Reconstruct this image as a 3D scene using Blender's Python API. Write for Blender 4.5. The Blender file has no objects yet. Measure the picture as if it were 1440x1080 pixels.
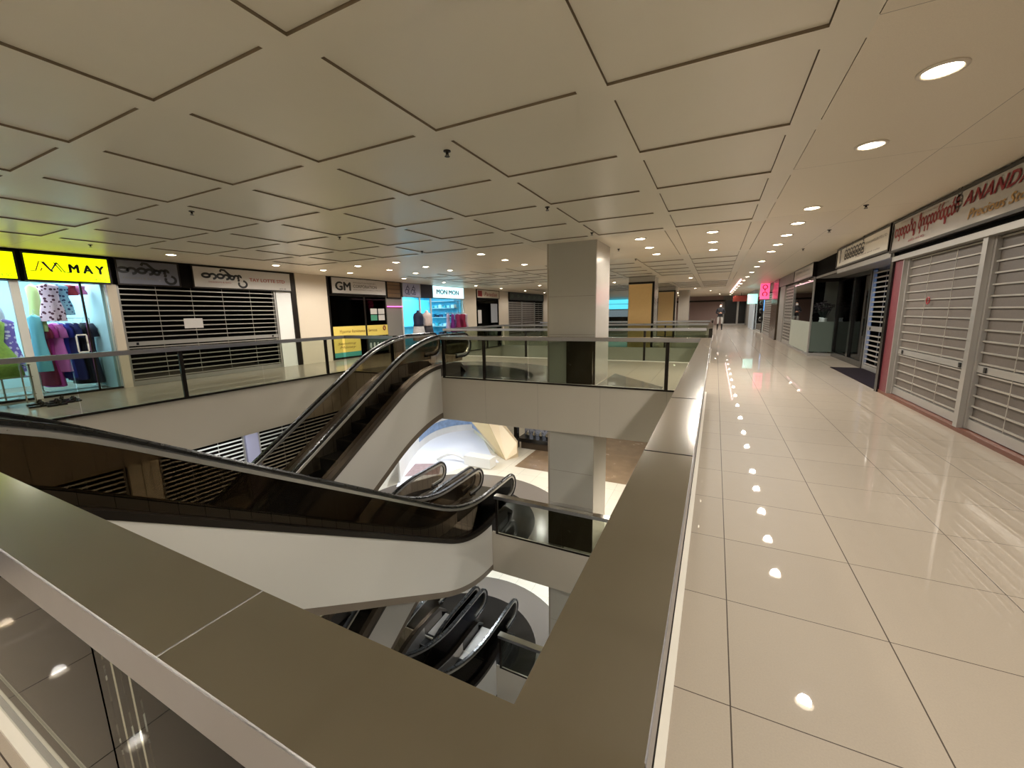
import bpy, bmesh, math, random
from mathutils import Vector, Matrix
random.seed(7)
C = bpy.context.scene.collection
S = bpy.context.scene
PI = math.pi
# ---------------------------------------------------------------- camera
cd = bpy.data.cameras.new('camera'); cam = bpy.data.objects.new('camera', cd); C.objects.link(cam)
cd.sensor_width = 36; cd.lens = 36*570/1440; cd.clip_start = .02; cd.clip_end = 200
_R = [[0.89607905, 0.05804966, -0.44008247], [0.4434623, -0.160809, 0.8817492], [-0.01958398, -0.98527697, -0.16984041]]
cam.matrix_world = Matrix([[_R[i][0], -_R[i][1], -_R[i][2], (0, 0, 1.4)[i]] for i in range(3)] + [[0, 0, 0, 1]])
S.camera = cam
# ---------------------------------------------------------------- world, exposure
w = bpy.data.worlds.new('world'); S.world = w; w.use_nodes = True
w.node_tree.nodes['Background'].inputs[0].default_value = (1, .95, .88, 1)
w.node_tree.nodes['Background'].inputs[1].default_value = .05
S.view_settings.view_transform = 'Standard'; S.view_settings.look = 'None'
S.view_settings.gamma = 1; S.view_settings.use_curve_mapping = False
S.view_settings.exposure = 0.17
LAMP_W = 92.0
WARM = (1, .955, .885)
CH = 2.73      # ceiling height
FL = 3.6       # storey height
# ---------------------------------------------------------------- materials
def lin(c):
    return tuple((v/12.92 if v <= .04045 else ((v+.055)/1.055)**2.4) for v in [x/255 for x in c]) + (1,)
def mat(name, rgb, rough=.5, metal=0, emit=None, estr=0, noise=0, spec=None, bump=0, nscale=12):
    m = bpy.data.materials.new(name); m.use_nodes = True
    nt = m.node_tree; b = nt.nodes['Principled BSDF']
    b.inputs['Base Color'].default_value = lin(rgb); b.inputs['Roughness'].default_value = rough; b.inputs['Metallic'].default_value = metal
    if spec is not None: b.inputs['Specular IOR Level'].default_value = spec
    if emit: b.inputs['Emission Color'].default_value = lin(emit); b.inputs['Emission Strength'].default_value = estr
    n = nt.nodes.new('ShaderNodeTexNoise'); n.inputs['Scale'].default_value = nscale; n.inputs['Detail'].default_value = 5
    tc = nt.nodes.new('ShaderNodeTexCoord'); nt.links.new(tc.outputs['Object'], n.inputs['Vector'])
    r = nt.nodes.new('ShaderNodeMapRange'); r.inputs[3].default_value = max(.02, rough-.06-noise*.3); r.inputs[4].default_value = rough+.06+noise*.3
    nt.links.new(n.outputs['Fac'], r.inputs[0]); nt.links.new(r.outputs[0], b.inputs['Roughness'])
    if noise:
        mx = nt.nodes.new('ShaderNodeMixRGB'); mx.blend_type = 'MULTIPLY'; mx.inputs[1].default_value = lin(rgb)
        r2 = nt.nodes.new('ShaderNodeMapRange'); r2.inputs[3].default_value = 1-noise; r2.inputs[4].default_value = 1+noise*.3
        nt.links.new(n.outputs['Fac'], r2.inputs[0]); mx.inputs[0].default_value = 1
        nt.links.new(r2.outputs[0], mx.inputs[2]); nt.links.new(mx.outputs[0], b.inputs['Base Color'])
    return m
def tiles(name, rgb, sx, sy, ox, oy, grout, rough=.5, coat=.6):
    m = mat(name, rgb, rough); nt = m.node_tree; b = nt.nodes['Principled BSDF']
    tc = nt.nodes.new('ShaderNodeTexCoord'); sep = nt.nodes.new('ShaderNodeSeparateXYZ'); nt.links.new(tc.outputs['Object'], sep.inputs[0])
    def mth(op, a, bb):
        n = nt.nodes.new('ShaderNodeMath'); n.operation = op
        for i, v in enumerate((a, bb)):
            if v is None: continue
            if isinstance(v, (int, float)): n.inputs[i].default_value = v
            else: nt.links.new(v, n.inputs[i])
        return n.outputs[0]
    def line(o, off, per, wd):
        f = mth('FRACT', mth('DIVIDE', mth('SUBTRACT', o, off), per), None)
        d = mth('MINIMUM', f, mth('SUBTRACT', 1.0, f))
        return mth('LESS_THAN', d, wd/per/2)
    g = mth('MAXIMUM', line(sep.outputs[0], ox, sx, .005), line(sep.outputs[1], oy, sy, .004))
    # slight tone per tile
    fx = mth('FLOOR', mth('DIVIDE', mth('SUBTRACT', sep.outputs[0], ox), sx), None); fy = mth('FLOOR', mth('DIVIDE', mth('SUBTRACT', sep.outputs[1], oy), sy), None)
    cv = nt.nodes.new('ShaderNodeCombineXYZ'); nt.links.new(fx, cv.inputs[0]); nt.links.new(fy, cv.inputs[1])
    wn = nt.nodes.new('ShaderNodeTexWhiteNoise'); nt.links.new(cv.outputs[0], wn.inputs[0])
    n2 = nt.nodes.new('ShaderNodeTexNoise'); n2.inputs['Scale'].default_value = 160; n2.inputs['Detail'].default_value = 2; nt.links.new(tc.outputs['Object'], n2.inputs['Vector'])
    t = mth('ADD', mth('MULTIPLY', wn.outputs[0], .05), mth('ADD', mth('MULTIPLY', n2.outputs['Fac'], .16), .87))
    mx = nt.nodes.new('ShaderNodeMixRGB'); mx.blend_type = 'MULTIPLY'; mx.inputs[0].default_value = 1; mx.inputs[1].default_value = lin(rgb); nt.links.new(t, mx.inputs[2])
    m2 = nt.nodes.new('ShaderNodeMixRGB'); nt.links.new(g, m2.inputs[0]); nt.links.new(mx.outputs[0], m2.inputs[1]); m2.inputs[2].default_value = lin(grout)
    nt.links.new(m2.outputs[0], b.inputs['Base Color'])
    b.inputs['Coat Weight'].default_value = coat; b.inputs['Coat Roughness'].default_value = .02; b.inputs['Specular IOR Level'].default_value = .15 if coat else .5
    return m
def glass(name, tint, refl=1.0, rough=0.0):
    m = bpy.data.materials.new(name); m.use_nodes = True; nt = m.node_tree; nt.nodes.clear()
    o = nt.nodes.new('ShaderNodeOutputMaterial'); mx = nt.nodes.new('ShaderNodeMixShader'); t = nt.nodes.new('ShaderNodeBsdfTransparent'); g = nt.nodes.new('ShaderNodeBsdfGlossy')
    t.inputs[0].default_value = tuple(tint)+(1,); g.inputs['Roughness'].default_value = rough; g.inputs[0].default_value = (refl, refl, refl, 1)
    f = nt.nodes.new('ShaderNodeLayerWeight'); f.inputs[0].default_value = .12
    nt.links.new(f.outputs['Fresnel'], mx.inputs[0]); nt.links.new(t.outputs[0], mx.inputs[1]); nt.links.new(g.outputs[0], mx.inputs[2]); nt.links.new(mx.outputs[0], o.inputs[0])
    return m
AROT = 0.25
def brushed(name, rgb, rough=.3):
    m = mat(name, rgb, rough, 1); nt = m.node_tree; b = nt.nodes['Principled BSDF']
    tc = nt.nodes.new('ShaderNodeTexCoord'); mp = nt.nodes.new('ShaderNodeMapping'); mp.inputs['Scale'].default_value = (60, 60, 60)
    n = nt.nodes.new('ShaderNodeTexNoise'); n.inputs['Scale'].default_value = 6; n.inputs['Detail'].default_value = 4
    nt.links.new(tc.outputs['Object'], mp.inputs[0]); nt.links.new(mp.outputs[0], n.inputs['Vector'])
    r = nt.nodes.new('ShaderNodeMapRange'); r.inputs[3].default_value = rough-.02; r.inputs[4].default_value = rough+.03
    nt.links.new(n.outputs['Fac'], r.inputs[0]); nt.links.new(r.outputs[0], b.inputs['Roughness'])
    b.inputs['Anisotropic'].default_value = .6
    tg = nt.nodes.new('ShaderNodeTangent'); tg.direction_type = 'UV_MAP'; tg.uv_map = 'brush'; nt.links.new(tg.outputs[0], b.inputs['Tangent']); b.inputs['Anisotropic Rotation'].default_value = AROT
    return m
M = {}
M['tile'] = tiles('cream_floor_tile', (149, 137, 121), .612, .604, .129, .235, (60, 50, 40))
M['tile_low'] = tiles('lower_floor_tile', (216, 208, 190), .6, .6, .1, .2, (120, 110, 96))
M['ceil'] = mat('ceiling_panel', (226, 218, 199), .33, noise=.05, nscale=3, spec=.6)
M['reveal'] = mat('ceiling_reveal', (128, 114, 92), .6)
M['ceil_flat'] = tiles('flat_ceiling_panel', (230, 219, 198), 2.5, 2.35, 1.65, .33, (140, 128, 110), .4, coat=0)
M['fascia'] = mat('grey_fascia_paint', (196, 188, 174), .42, noise=.04, nscale=2)
M['clad'] = mat('escalator_cladding_paint', (208, 204, 196), .4, noise=.03, nscale=2)
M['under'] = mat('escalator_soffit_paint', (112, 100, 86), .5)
M['steel'] = brushed('brushed_steel', (184, 180, 171), .15)
M['steelf'] = mat('steel_fascia', (168, 167, 170), .32, .9)
M['chrome'] = mat('bright_chrome', (205, 200, 190), .14, 1)
M['dark_steel'] = mat('dark_bronze_steel', (38, 32, 27), .35, .6)
M['track'] = mat('handrail_track_metal', (176, 174, 170), .3, .8)
M['deck'] = mat('escalator_deck_metal', (84, 76, 68), .35, .5)
M['black'] = mat('black_rubber', (12, 12, 13), .28)
M['step'] = mat('black_step_metal', (22, 21, 21), .38, .5)
M['stepline'] = mat('worn_step_edge', (88, 84, 78), .35, .7)
M['glass_clear'] = glass('clear_glass', (.80, .83, .78))
M['glass_tint'] = glass('bronze_tinted_glass', (.54, .495, .43), .8)
M['glass_shop'] = glass('shop_glass', (.88, .92, .93))
M['glass_dark'] = glass('dark_shop_glass', (.25, .27, .26))
M['col'] = mat('grey_column_panel', (186, 183, 174), .2, .1, noise=.03)
M['colside'] = mat('pale_column_panel', (182, 174, 162), .16, .3, noise=.03)
M['brown'] = mat('dark_brown_panel_and_reflection', (58, 46, 33), .25)
M['tan'] = mat('tan_laminate', (238, 198, 134), .35, noise=.06)
M['wall'] = mat('off_white_wall_panel', (206, 192, 172), .35, noise=.03, nscale=2)
M['wallgrey'] = mat('grey_wall', (128, 122, 114), .5)
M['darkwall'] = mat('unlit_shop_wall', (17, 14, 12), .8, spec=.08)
M['white'] = mat('white_paint', (222, 220, 214), .4)
M['alu'] = mat('aluminium', (176, 172, 166), .35, .7)
M['slatbar'] = mat('shutter_bar_metal', (178, 172, 162), .35, .6)
M['slatpanel'] = mat('perforated_shutter_panel', (92, 83, 75), .5, .15, noise=.06, nscale=40)
M['red'] = mat('dusty_red_paint', (92, 36, 41), .45, noise=.05)
M['redstep'] = mat('terracotta_sill', (96, 56, 40), .45, noise=.08)
M['blackp'] = mat('black_gloss_paint', (16, 15, 15), .2)
M['mat'] = mat('charcoal_door_mat', (30, 24, 28), .9, spec=.05, noise=.2, nscale=300)
M['lamp'] = mat('lamp_lens', (255, 250, 235), .5, emit=(255, 238, 208), estr=14)
M['lamp_cool'] = mat('cool_lamp_lens', (240, 250, 255), .5, emit=(225, 240, 255), estr=9)
M['lampring'] = mat('lamp_trim', (225, 215, 200), .3)
M['granite'] = mat('black_granite', (26, 24, 24), .12, noise=.2, nscale=120)
M['grey_granite_and_shade'] = mat('grey_granite_and_shade', (112, 104, 96), .15, noise=.15, nscale=150)
M['marble'] = mat('brown_marble', (142, 118, 92), .2, noise=.45, nscale=3)
# ---------------------------------------------------------------- mesh helpers
class MB:
    def __init__(s): s.v = []; s.f = []; s.m = []
    def add(s, vs, fs, mi=0):
        n = len(s.v); s.v += [tuple(v) for v in vs]; s.f += [tuple(i+n for i in f) for f in fs]; s.m += [mi]*len(fs); return s
    def box(s, x0, x1, y0, y1, z0, z1, mi=0, faces=None):
        if x0 > x1: x0, x1 = x1, x0
        if y0 > y1: y0, y1 = y1, y0
        vs = [(x, y, z) for z in (z0, z1) for y in (y0, y1) for x in (x0, x1)]
        fs = [(0, 2, 3, 1), (4, 5, 7, 6), (0, 1, 5, 4), (2, 6, 7, 3), (0, 4, 6, 2), (1, 3, 7, 5)]
        s.add(vs, fs, mi); return s
    def prism(s, pts, axis, a, b, mi=0):
        # pts 2-D polygon; axis 'x': (y,z); 'y': (x,z); 'z': (x,y)
        def P(p, t): return {'x': (t, p[0], p[1]), 'y': (p[0], t, p[1]), 'z': (p[0], p[1], t)}[axis]
        n = len(pts); vs = [P(p, a) for p in pts]+[P(p, b) for p in pts]
        fs = [tuple(range(n))[::-1], tuple(range(n, 2*n))]+[(i, (i+1) % n, n+(i+1) % n, n+i) for i in range(n)]
        s.add(vs, fs, mi); return s
    def tube(s, path, r, n=8, mi=0, cap=True, sx=1, ry=None):
        # round tube through 3-D points
        P = [Vector(p) for p in path]; rings = []
        for i, p in enumerate(P):
            t = (P[min(i+1, len(P)-1)]-P[max(i-1, 0)]).normalized()
            up = Vector((0, 0, 1)) if abs(t.z) < .95 else Vector((0, 1, 0))
            a = t.cross(up).normalized(); b = a.cross(t)
            rr = r[i] if isinstance(r, (list, tuple)) else r; r2 = rr if ry is None else ry
            rings.append([p+a*math.cos(k*2*PI/n)*rr+b*math.sin(k*2*PI/n)*r2 for k in range(n)])
        vs = [v for g in rings for v in g]
        fs = [(i*n+k, i*n+(k+1) % n, (i+1)*n+(k+1) % n, (i+1)*n+k) for i in range(len(P)-1) for k in range(n)]
        if cap: fs += [tuple(range(n))[::-1], tuple((len(P)-1)*n+k for k in range(n))]
        s.add(vs, fs, mi); return s
    def disc(s, c, r, z0, z1, n=24, mi=0):
        return s.prism([(c[0]+r*math.cos(k*2*PI/n), c[1]+r*math.sin(k*2*PI/n)) for k in range(n)], 'z', z0, z1, mi)
    def lathe(s, c, prof, n=16, mi=0):
        vs = [(c[0]+r*math.cos(k*2*PI/n), c[1]+r*math.sin(k*2*PI/n), c[2]+z) for r, z in prof for k in range(n)]
        fs = [(i*n+k, i*n+(k+1) % n, (i+1)*n+(k+1) % n, (i+1)*n+k) for i in range(len(prof)-1) for k in range(n)]
        fs += [tuple(range(n))[::-1], tuple((len(prof)-1)*n+k for k in range(n))]
        s.add(vs, fs, mi); return s
    def ball(s, c, rx, ry, rz, n=12, mi=0):
        vs = []; fs = []; m = n//2
        for i in range(1, m):
            a = PI*i/m
            for k in range(n): vs.append((c[0]+rx*math.sin(a)*math.cos(k*2*PI/n), c[1]+ry*math.sin(a)*math.sin(k*2*PI/n), c[2]+rz*math.cos(a)))
        for i in range(m-2):
            for k in range(n): fs.append((i*n+k, (i+1)*n+k, (i+1)*n+(k+1) % n, i*n+(k+1) % n))
        fs += [tuple(range(n)), tuple((m-2)*n+k for k in range(n))[::-1]]
        s.add(vs, fs, mi); return s
    def build(s, name, m, parent=None, smooth=False, bevel=0):
        o0 = Vector((0, 0, 0)); p = parent
        while p is not None: o0 += Vector(p.location); p = p.parent
        me = bpy.data.meshes.new(name); me.from_pydata([tuple(Vector(v)-o0) for v in s.v], [], s.f)
        ms = m if isinstance(m, (list, tuple)) else [m]
        for q in ms: me.materials.append(q)
        for i, pl in enumerate(me.polygons):
            pl.material_index = s.m[i]; pl.use_smooth = smooth
        bm = bmesh.new(); bm.from_mesh(me); bmesh.ops.recalc_face_normals(bm, faces=bm.faces)
        if bevel:
            bmesh.ops.bevel(bm, geom=[e for e in bm.edges if e.calc_face_angle(0) > .8], offset=bevel, segments=2, affect='EDGES', clamp_overlap=True)
        bm.to_mesh(me); bm.free()
        o = bpy.data.objects.new(name, me); C.objects.link(o); o.parent = parent
        return o
def tag(o, label=None, cat=None, group=None, kind=None):
    if label: o['label'] = label
    if cat: o['category'] = cat
    if group: o['group'] = group
    if kind: o['kind'] = kind
    return o
def thing(name, label, cat, loc=(0, 0, 0), group=None):
    o = bpy.data.objects.new(name, None); C.objects.link(o); o.location = loc; o.empty_display_size = .1
    return tag(o, label, cat, group)
def struct(name, mb, m, **k):
    return tag(mb.build(name, m, **k), kind='structure')
def dup(root, loc, label, group=None):
    r = root.copy(); C.objects.link(r); r.location = loc; r['label'] = label
    if group: r['group'] = group
    for ch in root.children:
        c = ch.copy(); C.objects.link(c); c.parent = r
        for g in ch.children:
            d = g.copy(); C.objects.link(d); d.parent = c
    return r
ORI = {'W': ((0, 1, 0), (0, 0, 1), (1, 0, 0)), 'E': ((0, -1, 0), (0, 0, 1), (-1, 0, 0)), 'S': ((1, 0, 0), (0, 0, 1), (0, -1, 0))}
def put(o, M4, parent):
    me = o.data; me.transform(M4)
    o0 = Vector((0, 0, 0)); p = parent
    while p is not None: o0 += Vector(p.location); p = p.parent
    me.transform(Matrix.Translation(-o0)); o.parent = parent
def text(body, w, h, at, face, m, parent, name='lettering', bold=0, shear=0, ext=.006, space=1, fat=0):
    """text filling a w x h box whose lower-left corner is at `at`, on a surface facing W (+x), E (-x) or S (-y)"""
    cu = bpy.data.curves.new('t', 'FONT'); cu.body = body; cu.shear = shear; cu.offset = bold; cu.extrude = .0; cu.space_character = space; cu.resolution_u = 3
    t = bpy.data.objects.new('t', cu); C.objects.link(t); dg = bpy.context.evaluated_depsgraph_get(); dg.update()
    me = bpy.data.meshes.new_from_object(t.evaluated_get(dg)); bpy.data.objects.remove(t); bpy.data.curves.remove(cu)
    if len(me.vertices) == 0: return None
    xs = [v.co.x for v in me.vertices]; ys = [v.co.y for v in me.vertices]
    sx = w/(max(xs)-min(xs)); sy = h/(max(ys)-min(ys)); x0, y0 = min(xs), min(ys)
    for v in me.vertices: v.co = ((v.co.x-x0)*sx, (v.co.y-y0)*sy, ext)
    me.materials.clear(); me.materials.append(m)
    if fat:
        bm = bmesh.new()
        for q, (dx, dy) in enumerate(((-fat, 0), (fat, 0), (0, fat*.6), (0, -fat*.6), (0, 0))):
            m3 = me.copy(); m3.transform(Matrix.Translation((dx, dy, q*.0008))); bm.from_mesh(m3); bpy.data.meshes.remove(m3)
        bm.to_mesh(me); bm.free()
    X, Y, Z = ORI[face]
    M4 = Matrix([[X[i], Y[i], Z[i], at[i]] for i in range(3)]+[[0, 0, 0, 1]])
    o = bpy.data.objects.new(name, me); C.objects.link(o); put(o, M4, parent); return o
def strokes(lines, wd, at, face, m, parent, name='emblem', ext=.004):
    """flat ribbons along 2-D polylines given in metres from `at`"""
    mb = MB()
    for L in lines:
        L = [Vector(p) for p in L]
        if len(L) == 2 or True:
            vs = []
            for i, p in enumerate(L):
                d = (L[min(i+1, len(L)-1)]-L[max(i-1, 0)]).normalized(); n = Vector((-d.y, d.x))*wd/2
                vs += [(p.x+n.x, p.y+n.y, ext), (p.x-n.x, p.y-n.y, ext)]
            mb.add(vs, [(2*i, 2*i+1, 2*i+3, 2*i+2) for i in range(len(L)-1)])
    me = bpy.data.meshes.new(name); me.from_pydata(mb.v, [], mb.f); me.materials.append(m)
    X, Y, Z = ORI[face]; M4 = Matrix([[X[i], Y[i], Z[i], at[i]] for i in range(3)]+[[0, 0, 0, 1]])
    o = bpy.data.objects.new(name, me); C.objects.link(o); put(o, M4, parent); return o
def arc(cx, cy, rx, ry, a0, a1, n=14):
    return [(cx+rx*math.cos(math.radians(a0+(a1-a0)*i/n)), cy+ry*math.sin(math.radians(a0+(a1-a0)*i/n))) for i in range(n+1)]
ORD = ['first', 'second', 'third', 'fourth', 'fifth', 'sixth', 'seventh', 'eighth', 'ninth', 'tenth', 'eleventh', 'twelfth', 'thirteenth', 'fourteenth', 'fifteenth', 'sixteenth']
# ================================================================= STRUCTURE
XV0, XV1 = -8.72, -.06           # void, west and east edge
VOIDS = [(.26, 7.62), (11.95, 16.5), (21.0, 25.5)]
XW, XE, XE2 = -11.3, 2.5, 3.3
Y0, YF = -3.5, 46.0
def slab(z, name, m, voids, y1=YF, x0=-14.6, x1=6.2):
    mb = MB(); t = .98
    mb.box(x0, XV0, Y0, y1, z-t, z); mb.box(XV1, x1, Y0, y1, z-t, z)
    ys = [Y0]+[v for a in voids for v in a]+[y1]
    for i in range(0, len(ys), 2): mb.box(XV0, XV1, ys[i], ys[i+1], z-t, z)
    return struct(name, mb, m)
slab(0, 'floor', M['tile'], VOIDS)
slab(-FL, 'floor', M['tile_low'], VOIDS[:1], 22)
slab(-2*FL, 'floor', M['tile_low'], VOIDS[:1], 22)
mb = MB().box(-14.6, 6.2, Y0, 22, -3*FL-.3, -3*FL); struct('floor', mb, M['tile_low'])
# void fascias (painted upstands just proud of the slab edges)
k = 0
for z, vs in ((0, VOIDS), (-FL, VOIDS[:1]), (-2*FL, VOIDS[:1])):
    for a, b in vs:
        for bx in ((XV0, XV1, b-.03, b), (XV0, XV1, a, a+.03), (XV0, XV0+.03, a+.03, b-.03), (XV1-.03, XV1, a+.03, b-.03)):
            k += 1; mb = MB().box(*bx, z-1.0, z+.015); struct('trim_%d' % k, mb, M['fascia'])
k += 1; mb = MB()
for xj in (-4.45, -3.2, -1.9, -.7): mb.box(xj-.0015, xj+.0015, 7.588, 7.5895, -.99, .012)
struct('trim_%d' % k, mb, M['wallgrey'])
# black granite half discs and grey ring in front of the escalator landings
def halfdisc(c, r0, r1, z, up, m):
    n = 28; pts = [(c[0]+r1*math.cos(PI*i/n), c[1]+up*r1*math.sin(PI*i/n)) for i in range(n+1)]
    if r0: pts += [(c[0]+r0*math.cos(PI*i/n), c[1]+up*r0*math.sin(PI*i/n)) for i in range(n, -1, -1)]
    mb = MB()
    if r0:
        nn = n+1; 
        for i in range(n):
            q = [pts[i], pts[i+1], pts[2*nn-2-i], pts[2*nn-1-i]]
            mb.prism(q, 'z', z, z+.004)
    else: mb.prism(pts, 'z', z, z+.004)
    global k; k += 1
    struct('trim_%d' % k, mb, m)
for z in (0, -FL, -2*FL):
    halfdisc((-5.6, 7.63), 0, 2.1, z, 1, M['granite']); halfdisc((-5.6, 7.63), 2.1, 2.95, z, 1, M['grey_granite_and_shade'])
    halfdisc((-5.6, .24), 0, 2.1, z, -1, M['granite'])
k += 1; struct('trim_%d' % k, MB().prism([(-.8, 7.66), (-.8, 7.9), (-2.0, 9.35), (-2.0, 7.66)], 'z', 0, .004), M['grey_granite_and_shade'])  # flat grey wedge paints a shadow tone onto the floor, no stone inlay
# ---- ceiling: coffered grid over the voids, flat over the walkways
PX, PY = 1.255, 1.172
def coffers(y_start, ny, nx=8, name='ceiling'):
    mb = MB(); x0 = -.66-PX*(nx-1); x1 = .60
    for j in range(ny+1):
        ys = y_start+PY*j; mb.box(x0-.19, x1, ys, ys+.187, CH, CH+.06)
    for j in range(ny):
        ya = y_start+PY*j+.187; yb = y_start+PY*(j+1)
        mb.box(x0-.19, x0, ya, yb, CH, CH+.06)
        for i in range(nx):
            xa = x0+PX*i+1.07; mb.box(xa, xa+.185, ya, yb, CH, CH+.06)
    o = mb.build(name, [M['ceil'], M['reveal']]); 
    for p in o.data.polygons:
        if abs(p.normal.z) < .5: p.material_index = 1
    tag(o, kind='structure')
    mb = MB()
    for j in range(ny):
        ya = y_start+PY*j+.187; yb = y_start+PY*(j+1)
        for i in range(nx):
            xa = x0+PX*i; mb.box(xa+.004, xa+1.066, ya+.004, yb-.004, CH+.015, CH+.05)
    struct('ceiling', mb, M['ceil'])
    return x0-.19, x1, y_start, y_start+PY*ny+.187
Z1 = coffers(1.50-PY*4, 9); Z2 = coffers(1.50+PY*8, 5); Z3 = coffers(1.50+PY*16.3, 5)
XL, XR = Z1[0], Z1[1]
mb = MB()
mb.box(-14.6, XL, Y0, YF, CH, CH+.06); mb.box(XR, 6.2, Y0, YF, CH, CH+.06)
ye = [Y0, Z1[2], Z1[3], Z2[2], Z2[3], Z3[2], Z3[3], YF]
for i in range(0, 8, 2): mb.box(XL, XR, ye[i], ye[i+1], CH, CH+.06)
struct('ceiling', mb, M['ceil_flat'])
struct('ceiling', MB().box(-14.6, 6.2, Y0, YF, CH+.062, CH+.3), M['reveal'])
# linear beam lines that carry the grid across the walkway beside the corridor
k += 1; mb = MB()
for x in (.41, .60, -.66, -.845):
    for a, b in ((Z1[3], Z2[2]), (Z2[3], Z3[2])): mb.box(x-.006, x+.006, a+.01, b-.01, CH-.004, CH+.001)
struct('trim_%d' % k, mb, M['reveal'])
# outer walls
struct('wall_south', MB().box(-14.8, 6.4, Y0-.2, Y0, -11.2, CH+.3), M['wall'])
struct('wall_west', MB().box(-14.8, -14.6, Y0, YF, -11.2, CH+.3), M['darkwall'])
struct('wall_east', MB().box(6.2, 6.4, Y0, YF, -11.2, CH+.3), M['darkwall'])
# ================================================================= COLUMNS
def column(x0, x1, y0, y1, z0, z1, m, label, tanface=False):
    t = thing('column', label, 'column', ((x0+x1)/2, (y0+y1)/2, z0))
    mb = MB(); mb.box(x0, x1, y0, y1, z0, z1); mb.build('shaft', m, t)
    mb = MB(); mb.box(x0-.006, x0+.03, y0-.006, y1+.006, z0, z1); mb.box(x1-.012, x1+.008, y0+.01, y1+.006, z0, z1); mb.build('side_panel', M['colside'], t)
    mb = MB()
    for zz in (z0+.98, z0+1.72): mb.box(x0+.03, x1-.012, y0-.002, y0+.004, zz-.003, zz+.003)
    mb.build('panel_joint', M['wallgrey'], t)
    return t
XC0, XC1 = -3.02, -2.05
c1 = column(XC0, XC1, 7.72, 8.78, 0, CH, M['col'], 'square grey metal column nearest the camera behind the far glass rail, floor to ceiling')
MB().box(-2.62, XC1+.01, 7.70, 7.725, 0, .90).build('reflection_panel', M['brown'], c1)  # dark brown slab stands in for a reflection in the rail glass
for n_, (lv, txt) in enumerate(((-FL, 'one storey down'), (-2*FL, 'two storeys down'))):
    c = column(XC0, XC1, 7.72, 8.78, lv, lv+FL-.985, M['col'], 'square grey metal column %s, seen through the opening in the floor' % txt)
    MB().box(XC0+.0, XC1+.01, 7.70, 7.725, lv, lv+.88).build('reflection_panel', M['brown'], c)  # same dark reflection built as a slab on the lower columns
def tancol(x0, x1, y0, y1, label):
    t = thing('column', label, 'column', ((x0+x1)/2, (y0+y1)/2, 0))
    MB().box(x0, x1, y0, y1, 0, CH).build('shaft', M['colside'], t)
    MB().box(x0+.02, x1-.08, y0-.02, y0, .0, CH-.28).build('face_panel', M['tan'], t)
    MB().box(x0, x1, y0-.03, y0, CH-.27, CH-.20).box(x1-.07, x1+.01, y0-.03, y0+.01, 0, CH-.2).build('panel_frame', M['dark_steel'], t)
    return t
tancol(-3.13, -2.16, 16.72, 17.8, 'column with warm tan front panel, nearer and wider of the two tan ones')
tancol(-2.95, -2.05, 24.6, 25.6, 'column with warm tan front panel, the narrower one farther back')
c = thing('column', 'plain pale column standing beyond both tan columns beside the corridor', 'column', (-1.9, 29.8, 0))
MB().box(-2.25, -1.6, 29.4, 30.2, 0, CH).build('shaft', M['colside'], c)
# ================================================================= GLASS BALUSTRADES
RT, CW, CHh = .94, .15, .075
def railing(p0, p1, z, label, posts=(), seams=(), capm=None, group=None, tint=None, gap0=0, gap1=0):
    """axis-aligned rail with centre line p0-p1; posts / seams are distances along it"""
    (xa, ya), (xb, yb) = p0, p1; alongx = abs(xb-xa) > abs(yb-ya); L = abs(xb-xa)+abs(yb-ya)
    t = thing('glass_balustrade', label, 'railing', (xa, ya, z), group)
    def bx(mb, s0, s1, wd, z0, z1, off=0):
        if alongx: mb.box(xa+s0, xa+s1, ya-wd/2+off, ya+wd/2+off, z+z0, z+z1)
        else: mb.box(xa-wd/2+off, xa+wd/2+off, ya+s0, ya+s1, z+z0, z+z1)
        return mb
    cp = bx(MB(), -gap0, L+gap1, CW, RT-.012, RT).build('cap_plate', M['steel'], t)
    uv = cp.data.uv_layers.new(name='brush')
    for lp in cp.data.loops:
        c_ = cp.data.vertices[lp.vertex_index].co; uv.data[lp.index].uv = (c_.x, c_.y+.37*c_.z) if alongx else (c_.y, -c_.x+.37*c_.z)
    bx(bx(MB(), -gap0, L+gap1, .006, RT-CHh, RT-.004, CW/2-.001), -gap0, L+gap1, .006, RT-CHh, RT-.004, -CW/2+.001).build('cap_fascia', M['steelf'], t)
    ss = [0]+list(seams)+[L]
    for a, b in zip(ss, ss[1:]):
        bx(MB(), a+.006, b-.006, .012, .01, RT-.02).build('glass_panel', tint or M['glass_clear'], t)
    for q in posts:
        mb = MB(); bx(mb, q-.03, q+.03, .045, -.02, RT-.02, -.0); mb.build('post', M['dark_steel'], t)
    bx(MB(), 0, L, .05, -.02, .012).build('base_channel', M['dark_steel'], t)
    return t
RX = -.114; RYN = 7.60
near = railing((-4.2, .292), (RX-.075, .292), 0, 'brushed steel topped glass railing in the near left foreground, running left from the corner', posts=(.1, 3.72,), seams=(1.6, 3.0), gap1=.151)
MB().box(-.6709, -.6691, .217, .367, RT, RT+.0008).build('cap_joint_and_reflection_edge', M['steelf'], near)
r = railing((RX, .367), (RX, RYN), 0, 'long brushed steel topped glass railing between the corridor and the first opening', posts=(2.85, 6.72), seams=(1.4, 2.85, 4.3, 5.8), gap1=.06)
for yj in (1.366, 2.30): MB().box(RX-.075, RX+.075, yj, yj+.003, RT, RT+.0012).build('cap_joint_and_reflection_edge', M['dark_steel'], r)  # dark lines drawn where reflections on the steel end, not plate joints
railing((-5.56, RYN), (RX-.08, RYN), 0, 'glass railing across the far side of the opening, in front of the grey column', posts=(.03, 1.1, 4.84), seams=(1.1, 2.15, 3.5))
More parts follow.
